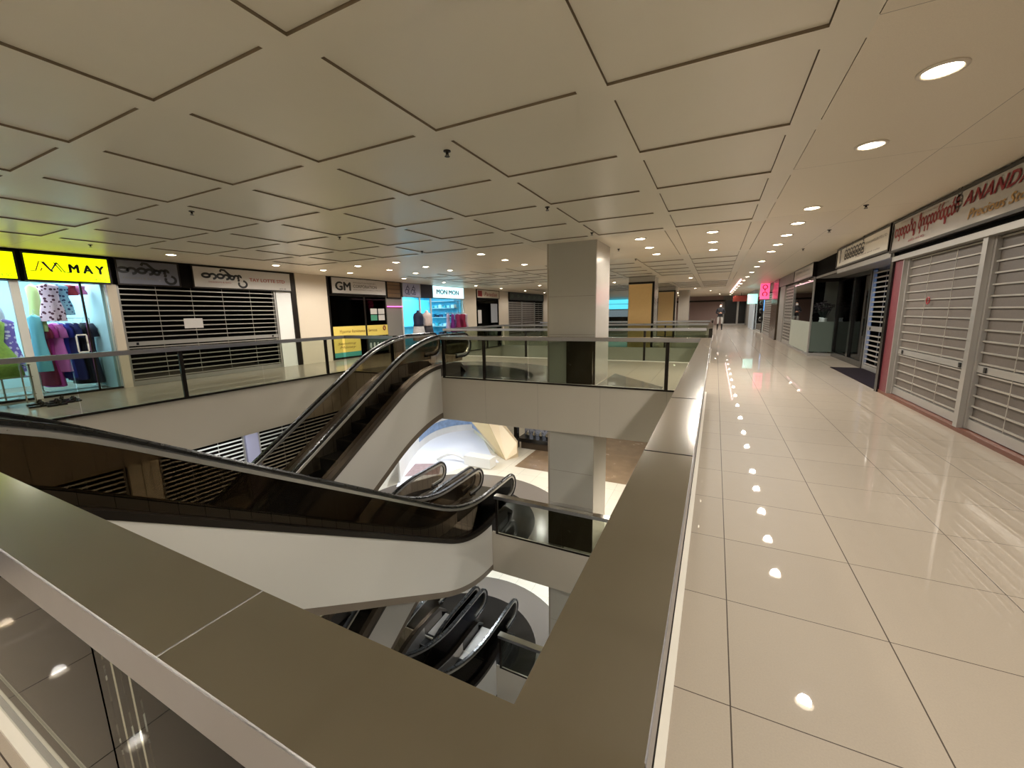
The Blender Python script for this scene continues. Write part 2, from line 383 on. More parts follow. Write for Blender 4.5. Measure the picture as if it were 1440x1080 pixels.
railing((-8.66, RYN), (-6.95, RYN), 0, 'short glass railing left of the rising escalator', posts=(1.6,), gap0=0)
railing((-8.66, .367), (-8.66, RYN-.08), 0, 'glass railing along the left walkway in front of the clothes shop', posts=(.2, 3.53, 6.63), seams=(2.13, 5.0))
railing((-8.66, .292), (-6.95, .292), 0, 'glass railing at the near left corner of the opening', posts=(1.6,))
# beyond the cross walkway
railing((-8.66, 12.0), (RX-.08, 12.0), 0, 'second glass railing, beyond the cross walkway behind the grey column', posts=(.05, 3.2, 6.9), seams=(3.2, 5.0, 6.9))
railing((RX, 11.93), (RX, 16.5), 0, 'corridor railing beside the second opening', posts=(.05, 3.0), seams=(3.0,))
railing((-8.66, 12.08), (-8.66, 16.5), 0, 'left walkway railing of the second opening', posts=(3.0,), seams=(3.0,))
railing((-8.58, 16.52), (RX-.08, 16.52), 0, 'railing on the far side of the second opening, in front of the tan column', posts=(3.2, 6.9), seams=(3.2, 6.9))
railing((-8.66, 21.05), (RX-.08, 21.05), 0, 'near railing of the third opening, ahead of the narrow tan column', posts=(3.2, 6.9), seams=(3.2, 6.9))
railing((RX, 21.13), (RX, 25.5), 0, 'corridor railing beside the third opening, close to the person', posts=(.05, 3.0), seams=(3.0,))
# lower levels
for z, w_ in ((-FL, 'one storey down'), (-2*FL, 'two storeys down')):
    railing((-4.28, RYN), (RX, RYN), z, 'short glass railing beside the escalator foot %s' % w_, posts=(.03, 3.2), seams=(1.6, 3.2))
    railing((-8.66, .3), (-8.66, RYN), z, 'left walkway railing %s' % w_, posts=(.2, 3.5, 6.6), seams=(3.5,))
    railing((-4.2, .3), (RX, .3), z, 'railing below the near edge %s' % w_, posts=(.1, 3.2), seams=(1.6,))
# ================================================================= ESCALATORS
RUN, SL = 6.0, .6
def escalator(label, xc, y0, sgn, zb, wd=1.18, detail=True):
    """bottom knee at y0, rising towards +y (sgn 1) or -y (sgn -1)"""
    t = thing('escalator', label, 'escalator', (xc, y0, zb))
    def smooth(u, lo, hi, r):       # nosing height with rounded knees
        z = SL*(min(max(u, 0), RUN))
        for kx, s in ((0, 1), (RUN, -1)):
            d = u-kx
            if abs(d) < r: z = (0 if s == 1 else RUN*SL) + s*SL*((s*d+r)**2)/(4*r)
        return z
    zn = lambda u, r=.75: smooth(u, 0, RUN, r)
    W = lambda u, z, x: (x, y0+sgn*u, zb+z)
    # limits: slab edges
    ub = abs(y0-(7.62 if sgn < 0 else .26))-.04; ut = abs((y0+sgn*RUN)-(7.62 if sgn > 0 else .26))-.04   # extents before slab edge at foot/head
    us = [-ub+i*(RUN+ut+ub)/48 for i in range(49)]
    uf = 1.05   # deck beyond the slab edge
    for s in (-1, 1):
        xo = xc+s*wd/2; xi = xc+s*(wd/2-.012)
        top = [(u, zn(u)+.27) for u in us]
        bot = [(u, max(zn(u)-.90, -1.0) if u > 0 else -.985) for u in us]
        bot = [(u, zn(u, 1.0)-.93-(.055 if False else 0)) for u in us]
        mb = MB(); n = len(us)
        for i in range(n-1):
            q = [(y0+sgn*top[i][0], zb+top[i][1]), (y0+sgn*top[i+1][0], zb+top[i+1][1]), (y0+sgn*bot[i+1][0], zb+bot[i+1][1]), (y0+sgn*bot[i][0], zb+bot[i][1])]
            mb.prism(q, 'x', xi, xo)
        mb.build('side_cladding', M['clad'], t)
        mb = MB()
        for i in range(n-1):
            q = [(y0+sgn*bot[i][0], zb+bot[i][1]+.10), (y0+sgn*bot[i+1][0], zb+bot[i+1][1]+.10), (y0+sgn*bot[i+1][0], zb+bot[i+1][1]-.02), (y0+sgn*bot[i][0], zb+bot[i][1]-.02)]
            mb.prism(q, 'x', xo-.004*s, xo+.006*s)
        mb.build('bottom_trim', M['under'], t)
        # deck: dark capping strip under the glass, runs on over both landings
        path = [(-ub-uf, .04)]+[(-ub-uf+.25, .24)]+[(-ub-.5, .27)]+[(u, zn(u)+.27) for u in us]+[(RUN+ut+.5, RUN*SL+.27), (RUN+ut+uf-.25, RUN*SL+.24), (RUN+ut+uf, RUN*SL+.04)]
        mb = MB(); xa, xb = sorted((xc+s*(wd/2+.015), xc+s*(wd/2-.2)))
        for a, b in zip(path, path[1:]):
            mb.prism([(y0+sgn*a[0], zb+a[1]+.012), (y0+sgn*b[0], zb+b[1]+.012), (y0+sgn*b[0], zb+b[1]-.07), (y0+sgn*a[0], zb+a[1]-.07)], 'x', xa, xb)
        # closing sides over the landings
        for (a, b, zz) in ((-ub-uf+.25, -ub, 0), (RUN+ut, RUN+ut+uf-.25, RUN*SL)):
            ya, yb = y0+sgn*a, y0+sgn*b; mb.box(xa+.01, xb-.01, min(ya, yb), max(ya, yb), zb+zz+.005, zb+zz+.2)
        mb.build('deck', M['deck'] if sgn > 0 else M['dark_steel'], t)
        mb = MB()   # inner steel skirt
        xa, xb = sorted((xc+s*(wd/2-.2), xc+s*(wd/2-.208)))
        for a, b in zip(us, us[1:]):
            mb.prism([(y0+sgn*a, zb+zn(a)+.27), (y0+sgn*b, zb+zn(b)+.27), (y0+sgn*b, zb+zn(b)-.12), (y0+sgn*a, zb+zn(a)-.12)], 'x', xa, xb)
        mb.build('skirt', M['alu'], t)
        # handrail path with rounded newels
        xh = xc+s*(wd/2-.10); e0 = -ub-1.15; e1 = RUN+ut+1.15; R = .29
        hp = []
        for i in range(9): a = PI*1.5+ -PI*i/8 - 0; hp.append((e0+.0+R*math.cos(PI*1.5-PI*i/8), .95-R+R*math.sin(PI*1.5-PI*i/8)))
        hp = [(e0+.35, .95-2*R)]+hp
        m_ = 44; hp += [(u, zn(u, .9)+.95) for u in [e0+(e1-e0)*i/m_ for i in range(1, m_)]]
        hp += [(e1+R*math.cos(PI/2-PI*i/8), RUN*SL+.95-R+R*math.sin(PI/2-PI*i/8)) for i in range(9)]+[(e1-.35, RUN*SL+.95-2*R)]
        def sweep(off, hw, ht, name, m, par):
            mb = MB(); pr = [(-hw, -ht), (-hw, ht*.4), (-hw*.6, ht), (hw*.6, ht), (hw, ht*.4), (hw, -ht)]; nn = len(pr); vs = []
            for i, p in enumerate(hp):
                q0 = Vector(hp[max(i-1, 0)]); q1 = Vector(hp[min(i+1, len(hp)-1)]); d = (q1-q0).normalized(); nrm = Vector((-d.y, d.x))
                for a, b in pr:
                    c = Vector(p)+nrm*(b+off); vs.append((xh+a, y0+sgn*c.x, zb+c.y))
            fs = [(i*nn+j, i*nn+(j+1) % nn, (i+1)*nn+(j+1) % nn, (i+1)*nn+j) for i in range(len(hp)-1) for j in range(nn)]
            fs += [tuple(range(nn))[::-1], tuple((len(hp)-1)*nn+j for j in range(nn))]
            mb.add(vs, fs); return mb.build(name, m, par, smooth=False)
        hr = sweep(0, .042, .02, 'handrail', M['black'], t)
        sweep(-.052, .026, .030, 'handrail_track', M['track'], t)
        # glass: between deck and track, following the newel curve
        mb = MB(); xa, xb = xh-.005, xh+.005
        lo = [(u, zn(u)+.27) for u in [e0+.1+(e1-e0-.2)*i/m_ for i in range(m_+1)]]
        hi = [(u, zn(u, .9)+.91) for u in [e0+.1+(e1-e0-.2)*i/m_ for i in range(m_+1)]]
        for a, b, c_, d_ in zip(lo, lo[1:], hi[1:], hi):
            mb.prism([(y0+sgn*p[0], zb+p[1]) for p in (a, b, c_, d_)], 'x', xa, xb)
        for ee, sg, zz in ((e0, -1, 0), (e1, 1, RUN*SL)):
            pts = [(ee-sg*.1, zz+.91)]+[(ee+sg*(R-.045)*math.cos(PI/2-PI*i/8), zz+.95-R+(R-.045)*math.sin(PI/2-PI*i/8)) for i in range(9)]+[(ee-sg*.1, zz+.38)]
            mb.prism([(y0+sgn*p[0], zb+p[1]) for p in pts], 'x', xa, xb)
        mb.build('balustrade_glass', M['glass_tint'], t)
    # soffit
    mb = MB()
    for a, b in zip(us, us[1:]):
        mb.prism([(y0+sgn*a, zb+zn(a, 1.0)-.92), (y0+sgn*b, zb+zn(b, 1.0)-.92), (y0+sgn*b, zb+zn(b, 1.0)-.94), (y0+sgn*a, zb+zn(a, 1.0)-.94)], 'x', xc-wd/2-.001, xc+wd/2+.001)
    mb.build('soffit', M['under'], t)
    # steps
    hwid = wd/2-.215; first = None
    def step(u, flat=0):
        nonlocal first
        z = zn(u, .8)
        rise = max(0.0, zn(u, .8)-zn(u-.4, .8))
        loc = (0, sgn*u, z)
        if first is None:
            mb = MB(); ya, yb = y0+sgn*u, y0+sgn*(u+.398)
            mb.box(xc-hwid, xc+hwid, min(ya, yb), max(ya, yb), zb+z-.26, zb+z-.006)
            for q in range(20):
                xx = xc-hwid+.02+q*(2*hwid-.04)/20; mb.box(xx, xx+.018, min(ya, yb), max(ya, yb), zb+z-.006, zb+z)
            mb.box(xc-hwid, xc+hwid, y0+sgn*(u-.002), y0+sgn*(u+.012), zb+z-.02, zb+z+.001, 1)
            o = mb.build('step', [M['step'], M['stepline']], t); first = (o, u, z)
        else:
            o = first[0].copy(); C.objects.link(o); o.parent = t; o.location = (0, sgn*(u-first[1]), z-first[2])
    u = -.8
    while u < RUN+.55: step(u); u += .4
    # landing comb plates
    for a, b, zz in ((-ub-uf+.1, -.75, 0), (RUN+.75, RUN+ut+uf-.1, RUN*SL)):
        ya, yb = sorted((y0+sgn*a, y0+sgn*b))
        mb = MB().box(xc-hwid, xc+hwid, ya, yb, zb+zz+.005, zb+zz+.012)
        for q in range(26): mb.box(xc-hwid+.01+q*.028, xc-hwid+.02+q*.028, ya, yb, zb+zz+.012, zb+zz+.015)
        mb.build('comb_plate', M['alu'], t)
    return t
XA, XB = -6.2, -4.97
escalator('escalator climbing away from the camera up to the far landing, white side facing right', XA, .94, 1, -FL)
escalator('large escalator crossing the left foreground, descending to the right with dark glass', XB, 6.62, -1, -FL)
escalator('escalator one storey down climbing away behind the pale blue side panel', XA, .94, 1, -2*FL)
escalator('escalator one storey down descending to the lowest visible landing', XB, 6.62, -1, -2*FL)
escalator('lowest escalator rising into the bottom landing from the deepest storey', XA, .94, 1, -3*FL)
escalator('lowest escalator descending below the bottom landing, barely visible', XB, 6.62, -1, -3*FL)
# ================================================================= DOWNLIGHTS
def make_downlight(loc, label, group, cool=False, power=LAMP_W, r=.088):
    t = thing('downlight', label, 'ceiling light', loc, group)
    x, y, z = loc
    MB().lathe((x, y, z), [(r*1.28, 0), (r*1.28, -.006), (r*1.05, -.012), (r*.95, -.004), (r*.93, .0)], 28).build('trim_ring', M['lampring'], t, smooth=True)
    MB().disc((x, y), r*.94, z-.006, z-.002, 28).build('lens', M['lamp_cool'] if cool else M['lamp'], t)
    MB().tube([(x+r*.5*math.cos(a*PI/9), y+r*.5*math.sin(a*PI/9), z-.009) for a in range(19)], .006, 6).build('lamp_coil', M['lamp'], t)
    L = bpy.data.lights.new('lamp_glow', 'SPOT'); L.energy = power; L.color = (.85, .93, 1) if cool else WARM; L.spot_size = 2.95; L.spot_blend = .55; L.shadow_soft_size = .06
    o = bpy.data.objects.new('lamp_glow', L); C.objects.link(o); o.parent = t; o.location = (0, 0, -.03)
    return t
proto = {}
def downlight(loc, label, group, **kw):
    key = tuple(sorted(kw.items()))
    if key not in proto: proto[key] = make_downlight(loc, label, group, **kw); return proto[key]
    return dup(proto[key], loc, label, group)
# corridor row
ys = [-2.4, -1.25, -.1, 1.07, 2.25, 3.42, 4.62, 6.98, 8.05, 9.2, 10.4, 11.55, 13.7, 15.3, 17.4, 19.7, 22.0, 24.5, 27.0, 29.5, 32.0, 35.0, 38.0, 41.5]
ys_seen = [y for y in ys if y > 3.3]
back = [y for y in ys if y < 3.3][::-1]
for y in ys:
    if y in ys_seen:
        q = ys_seen.index(y); lab = 'corridor ceiling downlight, %s of its row counted from the camera' % ORD[q] if q < 16 else 'corridor ceiling downlight at the far end, %s from the entrance doors' % ORD[len(ys_seen)-1-q]
    else: lab = 'corridor ceiling downlight out of the picture, %s one back from the visible row' % ORD[back.index(y)]
    downlight((1.08, y, CH), lab, 'corridor downlights', power=LAMP_W*(1.0 if y < 20 else 1.6))
for xi, (x, nm) in enumerate(((-.13, 'line nearest the corridor'), (-1.33, 'line just right of the grey column'), (-4.75, 'line left of the grey column'), (-7.2, 'line above the top of the escalator'), (-8.5, 'line over its left corner'))):
    for yi, y in enumerate((8.1, 9.27, 10.42)):
        downlight((x, y, CH), 'cross walkway downlight, %s, %s one' % (nm, ('nearest', 'middle', 'farthest')[yi]), 'cross walkway downlights')
for yi, y in enumerate((-.5, 2.2, 4.62, 6.85, 8.25, 9.2, 11.6, 14.0, 16.5, 19, 22, 25, 29, 33)):
    downlight((-10.0, y, CH), 'downlight over the left walkway, %s of its row from the near end' % ORD[yi], 'left walkway downlights', power=LAMP_W*.8)
for yi, (x, y) in enumerate(((-2.45, 18.6), (-5.6, 18.2), (-1.0, 18.6), (-4.2, 19.0), (-7.6, 18.4), (-1.2, 27.5), (-4.5, 27.5), (-.4, 31.5), (-2.6, 33), (.2, 39), (-3, 39), (-6, 35))):
    downlight((x, y, CH), 'distant downlight, %s counting away from the camera beyond the second opening' % ORD[yi], 'distant downlights', power=LAMP_W*1.5)
for yi, y in enumerate((-.75, -2.2)):  # unseen lamps added to brighten the column, fascia and ceiling
    for xi, x in enumerate((-1.3, -3.1, -4.9, -6.8, -8.6)):
        downlight((x, y, CH), 'unseen added fill downlight behind the camera, %s to the left, %s row' % (ORD[xi], ('nearer', 'farther')[yi]), 'added fill downlights', power=LAMP_W*.8)
for z, nm, pw in ((-.985, 'one storey down', 2.3), (-FL-.985, 'two storeys down', 2.3)):  # unseen lamps; southern ones added to bounce light up the opening
    for xi, (x, y) in enumerate(((-2.2, 9.6), (-5.6, 9.4), (-8.0, 9.6), (-10.0, 5.5), (-10.0, 2.0), (.9, 5.0), (.9, 9.5), (-3.5, 11.5), (-2.0, -.8), (-5.0, -.8), (-8.0, -.8))):
        downlight((x, y, z), 'unseen downlight under the slab %s, %s of that storey' % (nm, ORD[xi]), 'unseen lower storey downlights', power=LAMP_W*pw*(1.1 if z < -4 else 1), cool=(x < -7.5 or z < -4))
# sprinklers
def make_sprinkler(loc, label):
    t = thing('sprinkler_head', label, 'sprinkler', loc, 'ceiling sprinklers'); x, y, z = loc
    MB().lathe((x, y, z), [(.03, 0), (.03, -.008), (.012, -.012), (.012, -.03)], 12).build('escutcheon', M['dark_steel'], t)
    MB().disc((x, y), .022, z-.046, z-.043, 12).box(x-.014, x-.010, y-.002, y+.002, z-.044, z-.028).box(x+.01, x+.014, y-.002, y+.002, z-.044, z-.028).build('deflector', M['black'], t)
    return t
sp = [(-2.05, 3.0, 'nearest, above the middle of the opening'), (-5.87, 3.0, 'above the left part of the opening'), (-5.71, 5.09, 'above the descending escalator foot'), (-5.55, 7.05, 'above the top of the rising escalator'), (1.70, 7.18, 'in the corridor above the white signs'), (1.68, 9.05, 'in the corridor, second along the signs'), (1.69, 11.5, 'in the corridor, third along the signs'), (-1.99, 5.09, 'just in front of the grey column'), (-1.95, 7.04, 'at the top corner of the grey column'), (-1.94, 9.12, 'just behind the grey column'), (-1.91, 11.05, 'over the cross walkway behind the grey column'), (-9.78, 3.34, 'beside the yellow sign')]
s0 = None
for x, y, lb in sp:
    zc = CH if not (XL < x < XR and Z1[2] < y < Z1[3]) else CH
    lb = 'small dark ceiling sprinkler '+lb
    if s0 is None: s0 = make_sprinkler((x, y, zc), lb)
    else: dup(s0, (x, y, zc), lb)
# ================================================================= SHOPFRONTS, LEFT WALL (x = XW, facing +x)
def mk(name, rgb, **k):
    if name not in M: M[name] = mat(name, rgb, **k)
    return M[name]
ink = mk('black_lettering', (14, 14, 16), rough=.4); redink = mk('red_lettering', (140, 18, 28), rough=.5); goldink = mk('gold_lettering', (176, 132, 62), rough=.4)
greyink = mk('grey_lettering', (92, 86, 80), rough=.5); brownink = mk('brown_lettering', (110, 74, 30), rough=.5); pinkink = mk('faded_red_lettering', (158, 96, 88), rough=.5)
signwhite = mk('white_sign_board', (196, 190, 184), rough=.22); signdim = mk('unlit_sign_board', (104, 104, 114), rough=.25); signcream = mk('cream_sign_board', (206, 196, 180), rough=.18)
M['yellow_lit'] = mat('lit_yellow_acrylic', (215, 240, 0), .3, emit=(228, 255, 0), estr=1.3)
M['cyan_lit'] = mat('lit_white_acrylic', (215, 250, 255), .3, emit=(190, 245, 255), estr=1.5)
def wallW(y0, y1, z0, z1, m, name='wall_west', d=.12, xf=XW):
    return struct(name, MB().box(xf-d, xf, y0, y1, z0, z1), m)
def room(y0, y1, z0, z1, depth, m, floor_m=None, xf=XW, side=1):
    """dark recess behind a shopfront: back, sides (structure)"""
    xb = xf-side*depth; mb = MB()
    mb.box(xb-.05*side, xb, y0, y1, z0, z1); mb.box(xb, xf-.16*side, y0, y0+.04, z0, z1); mb.box(xb, xf-.16*side, y1-.04, y1, z0, z1)
    return struct('wall_west' if side > 0 else 'wall_east', mb, m)
def sign_board(label, y0, y1, z0, z1, m, face='W', x=XW, frame=M['dark_steel'], cat='sign', name='shop_sign', proud=.06, fw=.03):
    s = 1 if face == 'W' else -1
    t = thing(name, label, cat, (x, y0, z0))
    MB().box(x, x+s*proud, y0+fw, y1-fw, z0+fw, z1-fw).build('sign_face', m, t)
    MB().box(x-.0, x+s*(proud+.012), y0, y1, z1-fw, z1).box(x, x+s*(proud+.012), y0, y1, z0, z0+fw).box(x, x+s*(proud+.012), y0, y0+fw, z0+fw, z1-fw).box(x, x+s*(proud+.012), y1-fw, y1, z0+fw, z1-fw).build('sign_frame', frame, t)
    return t
def grille(label, y0, y1, z0, z1, x, face='W', pitch=.1, bar=.028, lockz=None, panel=None, guides=True, lockh=.09, barm=None, z_off=0):
    """roller grille of horizontal bars; panel = perforated infill behind the bars"""
    s = 1 if face == 'W' else -1
    t = thing('roller_shutter', label, 'shutter', (x, y0, z0))
    mb = MB(); z = z0+.14
    while z < z1-.02:
        if lockz is None or not (lockz-lockh/2-.02 < z < lockz+lockh/2+.02):
            mb.box(x-.008, x+.008, y0+.03, y1-.03, z-bar/2, z+bar/2)
        z += pitch
    n = max(2, int((y1-y0)/.62))
    for i in range(1, n): yy = y0+(y1-y0)*i/n; mb.box(x-.012, x-.008, yy-.004, yy+.004, z0+.05, z1)
    mb.build('grille_bars', barm or M['slatbar'], t)
    MB().box(x-.015, x+.015, y0+.02, y1-.02, z0+.005, z0+.11).build('bottom_rail', M['alu'], t)
    if lockz: 
        o = MB().box(x-.014, x+.016, y0+.03, y1-.03, lockz-lockh/2, lockz+lockh/2).build('lock_rail', M['alu'], t)
        for yy in (y0+.2, y1-.2):
            mb = MB(); c = (x+s*.016, yy, lockz); mb.box(c[0], c[0]+s*.008, yy-.022, yy+.022, lockz-.028, lockz+.028); mb.build('keyhole', M['black'], o)
    if panel: MB().box(x-s*.02, x-s*.012, y0+.03, y1-.03, z0+.02, z1).build('perforated_panel', panel, t)
    if guides:
        for yy in (y0, y1-.04): MB().box(x-.03, x+.03, yy, yy+.04, z0, z1).build('side_guide', M['alu'], t)
    return t
ZB, ZT = 2.17, 2.71
# plain wall pieces
wallW(Y0, .85, 0, CH, M['wall']); wallW(8.24, 9.33, 0, CH, M['wall'], d=.3, xf=XW+.06); wallW(17.42, 18.52, 0, CH, M['wall'], d=.3, xf=XW+.06); wallW(21.12, 22.35, 0, CH, M['wall']); wallW(28.0, YF, 0, CH, M['wall'])
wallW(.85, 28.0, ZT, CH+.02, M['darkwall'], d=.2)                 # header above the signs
wallW(3.98, 4.13, 0, ZB, M['wall'], d=.2, xf=XW+.03); wallW(8.1, 8.235, 0, CH, M['dark_steel'], d=.2, xf=XW+.04); wallW(9.335, 9.44, 0, CH, M['dark_steel'], d=.2, xf=XW+.02)
wallW(7.64, 8.095, 0, ZB, M['white'], d=.2); wallW(12.03, 12.86, 0, ZB, M['wallgrey'], d=.2); wallW(12.87, 12.93, 0, ZB, M['white'], d=.12, xf=XW+.02)
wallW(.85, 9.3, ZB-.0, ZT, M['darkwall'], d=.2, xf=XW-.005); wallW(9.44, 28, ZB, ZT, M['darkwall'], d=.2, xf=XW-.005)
# --- yellow lit signs
t = sign_board('yellow lit shop sign at the left edge of the picture, only its end visible', .9, 2.81, ZB, ZT-.02, M['yellow_lit'])
text('#03-55', .22, .06, (XW+.06, 2.50, ZB+.06), 'W', ink, t, 'unit_number')
MB().box(XW+.06, XW+.064, 2.45, 2.49, 2.33, 2.42).build('lettering', ink, t)
text('DD', .5, .16, (XW+.06, 2.02, 2.34), 'W', ink, t, bold=.01)
t = sign_board('yellow lit sign reading MAY with zigzag logo above the clothes shop', 2.87, 4.07, ZB, ZT-.02, M['yellow_lit'])
text('M A Y', .50, .155, (XW+.06, 3.47, 2.36), 'W', ink, t, fat=.011)
text('#03-50', .20, .05, (XW+.06, 3.80, ZB+.055), 'W', ink, t, 'unit_number')
strokes([[(0, 0), (.07, 0), (.13, .17), (.16, .17), (.27, .0)], [(.13, .0), (.16, .06)]], .016, (XW+.06, 2.95, 2.36), 'W', redink, t, 'logo')
strokes([[(.18, .17), (.27, .02), (.36, .17)], [(.27, .02), (.29, .0)]], .03, (XW+.06, 2.95, 2.36), 'W', mk('purple_ink', (60, 20, 120)), t, 'logo')
strokes([[(.32, .17), (.41, .0)], [(.36, .17), (.45, 0), (.52, 0)]], .016, (XW+.06, 2.95, 2.36), 'W', ink, t, 'logo')
# yellow cast on the ceiling comes from the signs themselves
def burmese(t, y, z, w, h):
    """flowing black script built from rounded strokes: wide flat loops, a roof stroke, and a big hook below right"""
    L = []
    X = lambda u: u*w; Z = lambda v: v*h
    def loop(u, v, ru, rv, a0, a1): return [(X(u+ru*math.cos(math.radians(a0+(a1-a0)*i/16))), Z(v+rv*math.sin(math.radians(a0+(a1-a0)*i/16)))) for i in range(17)]
    L += [loop(.09, .60, .08, .10, 0, 360), loop(.23, .57, .07, .13, -90, 190), loop(.40, .60, .07, .11, 0, 330), loop(.53, .57, .06, .12, -100, 200)]
    L += [[(X(.40), Z(.85)), (X(.43), Z(.97)), (X(.50), Z(.95)), (X(.60), Z(.72)), (X(.66), Z(.62))], loop(.66, .56, .05, .10, 0, 330), loop(.76, .58, .05, .10, -60, 220), loop(.83, .60, .04, .1, 170, -20)]
    L += [[(X(.82), Z(.50)), (X(.80), Z(.36))], loop(.90, .22, .095, .19, 150, 440)]
    strokes(L, .052, (XW+.06, y, z), 'W', ink, t, 'lettering')
t = sign_board('unlit grey shop sign with black looping script, next to the yellow signs', 4.16, 5.30, ZB, ZT, signdim)
burmese(t, 4.19, 2.22, 1.02, .44); text('FASHION & BAG', .56, .045, (XW+.06, 4.26, 2.30), 'W', greyink, t, 'small_lettering')
t = sign_board('long white shop sign with black looping script and faint red capitals over the dark shutter', 5.55, 8.11, ZB, ZT, signwhite)
burmese(t, 5.76, 2.22, 1.06, .44); text('FASHION & BAG', .52, .042, (XW+.06, 5.9, 2.315), 'W', pinkink, t, 'small_lettering')
text('TAY LOTTE STD', 1.0, .085, (XW+.06, 6.9, 2.40), 'W', pinkink, t, 'capitals', fat=.006); text('#03-48', .2, .045, (XW+.06, 7.72, 2.22), 'W', greyink, t, 'unit_number')
struct('wall_west', MB().box(XW-.02, XW+.02, 5.3, 5.55, ZB, ZT), M['darkwall'])
# dark shutter
grille('dark open-bar roller shutter with a paper notice, below the looping script signs', 4.14, 7.62, 0, ZB, XW-.04, lockz=.92, pitch=.115, bar=.024)
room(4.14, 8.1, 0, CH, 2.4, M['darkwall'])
t = tag(MB().box(XW-.024, XW-.020, 5.28, 5.68, 1.22, 1.45).build('paper_notice', signwhite), 'blank pale paper notice fixed to the dark roller shutter', 'notice')
# --- GM shop
t = sign_board('white shop sign with large black letters GM above the dark glass shop', 9.5, 12.0, ZB, ZT+.02, signwhite)
text('GM', .62, .27, (XW+.06, 9.68, 2.30), 'W', ink, t, fat=.018, name='lettering'); 
for yy in (9.98, 10.16): MB().lathe((XW+.062, yy, 2.63), [(.03, 0), (.03, .004)], 12).build('lettering_dot', ink, t)
text('IMMIGRATION PASSPORT', 1.05, .05, (XW+.06, 10.42, 2.55), 'W', greyink, t, 'small_lettering'); text('CORPORATION', 1.1, .11, (XW+.06, 10.42, 2.40), 'W', greyink, t, 'capitals', bold=.012); text('EMPLOYMENT AGENCY PTE LTD', 1.35, .04, (XW+.06, 10.42, 2.32), 'W', greyink, t, 'small_lettering')
gl = thing('shop_window', 'dark glass shopfront below the GM sign', 'shop window', (XW, 9.45, 0))
MB().box(XW-.03, XW-.018, 9.46, 10.9, .05, ZB).build('glass_panel', M['glass_dark'], gl); MB().box(XW-.03, XW-.018, 10.97, 12.0, .05, ZB).build('glass_panel', M['glass_dark'], gl)
MB().box(XW-.06, XW, 10.9, 10.97, 0, ZB).build('mullion', M['dark_steel'], gl); MB().box(XW-.06, XW, 9.45, 12.02, 0, .05).box(XW-.06, XW, 9.45, 12.02, ZB-.05, ZB).build('frame', M['dark_steel'], gl)
room(9.45, 12.03, 0, CH, 2.0, M['darkwall'])
t = thing('banner', 'yellow banner with brown writing and a red round crest on the dark shop window', 'banner', (XW, 9.5, .7))
MB().box(XW-.016, XW-.010, 9.5, 12.02, .72, 1.10).build('sheet', mk('yellow_paper', (214, 190, 92), rough=.6), t); text('Myanmar Remittance & Services', 1.7, .14, (XW-.010, 9.75, .84), 'W', brownink, t)
MB().tube([(XW-.006, 11.83+.055*math.cos(a*PI/8), .98+.075*math.sin(a*PI/8)) for a in range(17)], .022, 6).build('crest', mk('crest_red', (110, 20, 24)), t)
t = thing('poster', 'yellow and turquoise poster under the banner on the dark shop window', 'poster', (XW, 9.5, .06))
MB().box(XW-.016, XW-.010, 9.48, 10.62, .22, .69).build('sheet', M['yellow_paper'], t); MB().box(XW-.016, XW-.010, 9.48, 10.62, .06, .22).build('turquoise_band', mk('turquoise_paper', (60, 140, 128), rough=.6), t)
text('Sending', .8, .1, (XW-.010, 9.62, .46), 'W', brownink, t, shear=.3); text('Money', .7, .1, (XW-.010, 9.7, .33), 'W', brownink, t, shear=.3)
t = thing('poster', 'dark poster with pale figures beside the turquoise and yellow poster', 'poster', (XW, 10.98, .1))
MB().box(XW-.016, XW-.010, 10.98, 12.0, .12, .68).build('sheet', mk('dark_paper', (44, 60, 56), rough=.5), t)
for i in range(5): MB().ball((XW-.010, 11.1+i*.18, .36), .004, .05, .12).build('figure_print', mk('pale_print', (170, 176, 170)), t)
for (a, b, c_, m_, nm) in ((11.2, 1.5, 0, signwhite, 'upper left'), (11.58, 1.5, 0, signwhite, 'upper right'), (11.2, 1.27, 0, mk('green_paper', (70, 140, 112), rough=.6), 'lower left, green'), (11.58, 1.27, 0, signwhite, 'lower right')):
    tag(MB().box(XW-.016, XW-.012, a, a+.32, b, b+.2).build('paper_notice', m_), 'small paper notice on the dark glass below the GM sign, %s of four' % nm, 'notice', 'notices on the dark glass')
# tile-clad column with wooden sign
t = sign_board('brown wooden slatted sign between the GM sign and the lit white sign', 12.05, 12.83, ZB-.08, ZT+.02, mk('brown_wood', (128, 98, 66), rough=.5, noise=.2), proud=.04)
for i in range(4): MB().box(XW+.04, XW+.052, 12.08, 12.8, ZB-.04+i*.15, ZB-.02+i*.15).build('slat', mk('dark_wood', (80, 56, 36)), t)
t = tag(MB().tube([(XW+.06, 12.0, 1.78), (XW+.06, 12.85, 1.78)], .02, 8).build('neon_tube', mat('pink_neon', (255, 120, 190), .4, emit=(255, 90, 190), estr=2.0)), 'thin pink neon tube across the grey panel below the wooden sign', 'neon light')
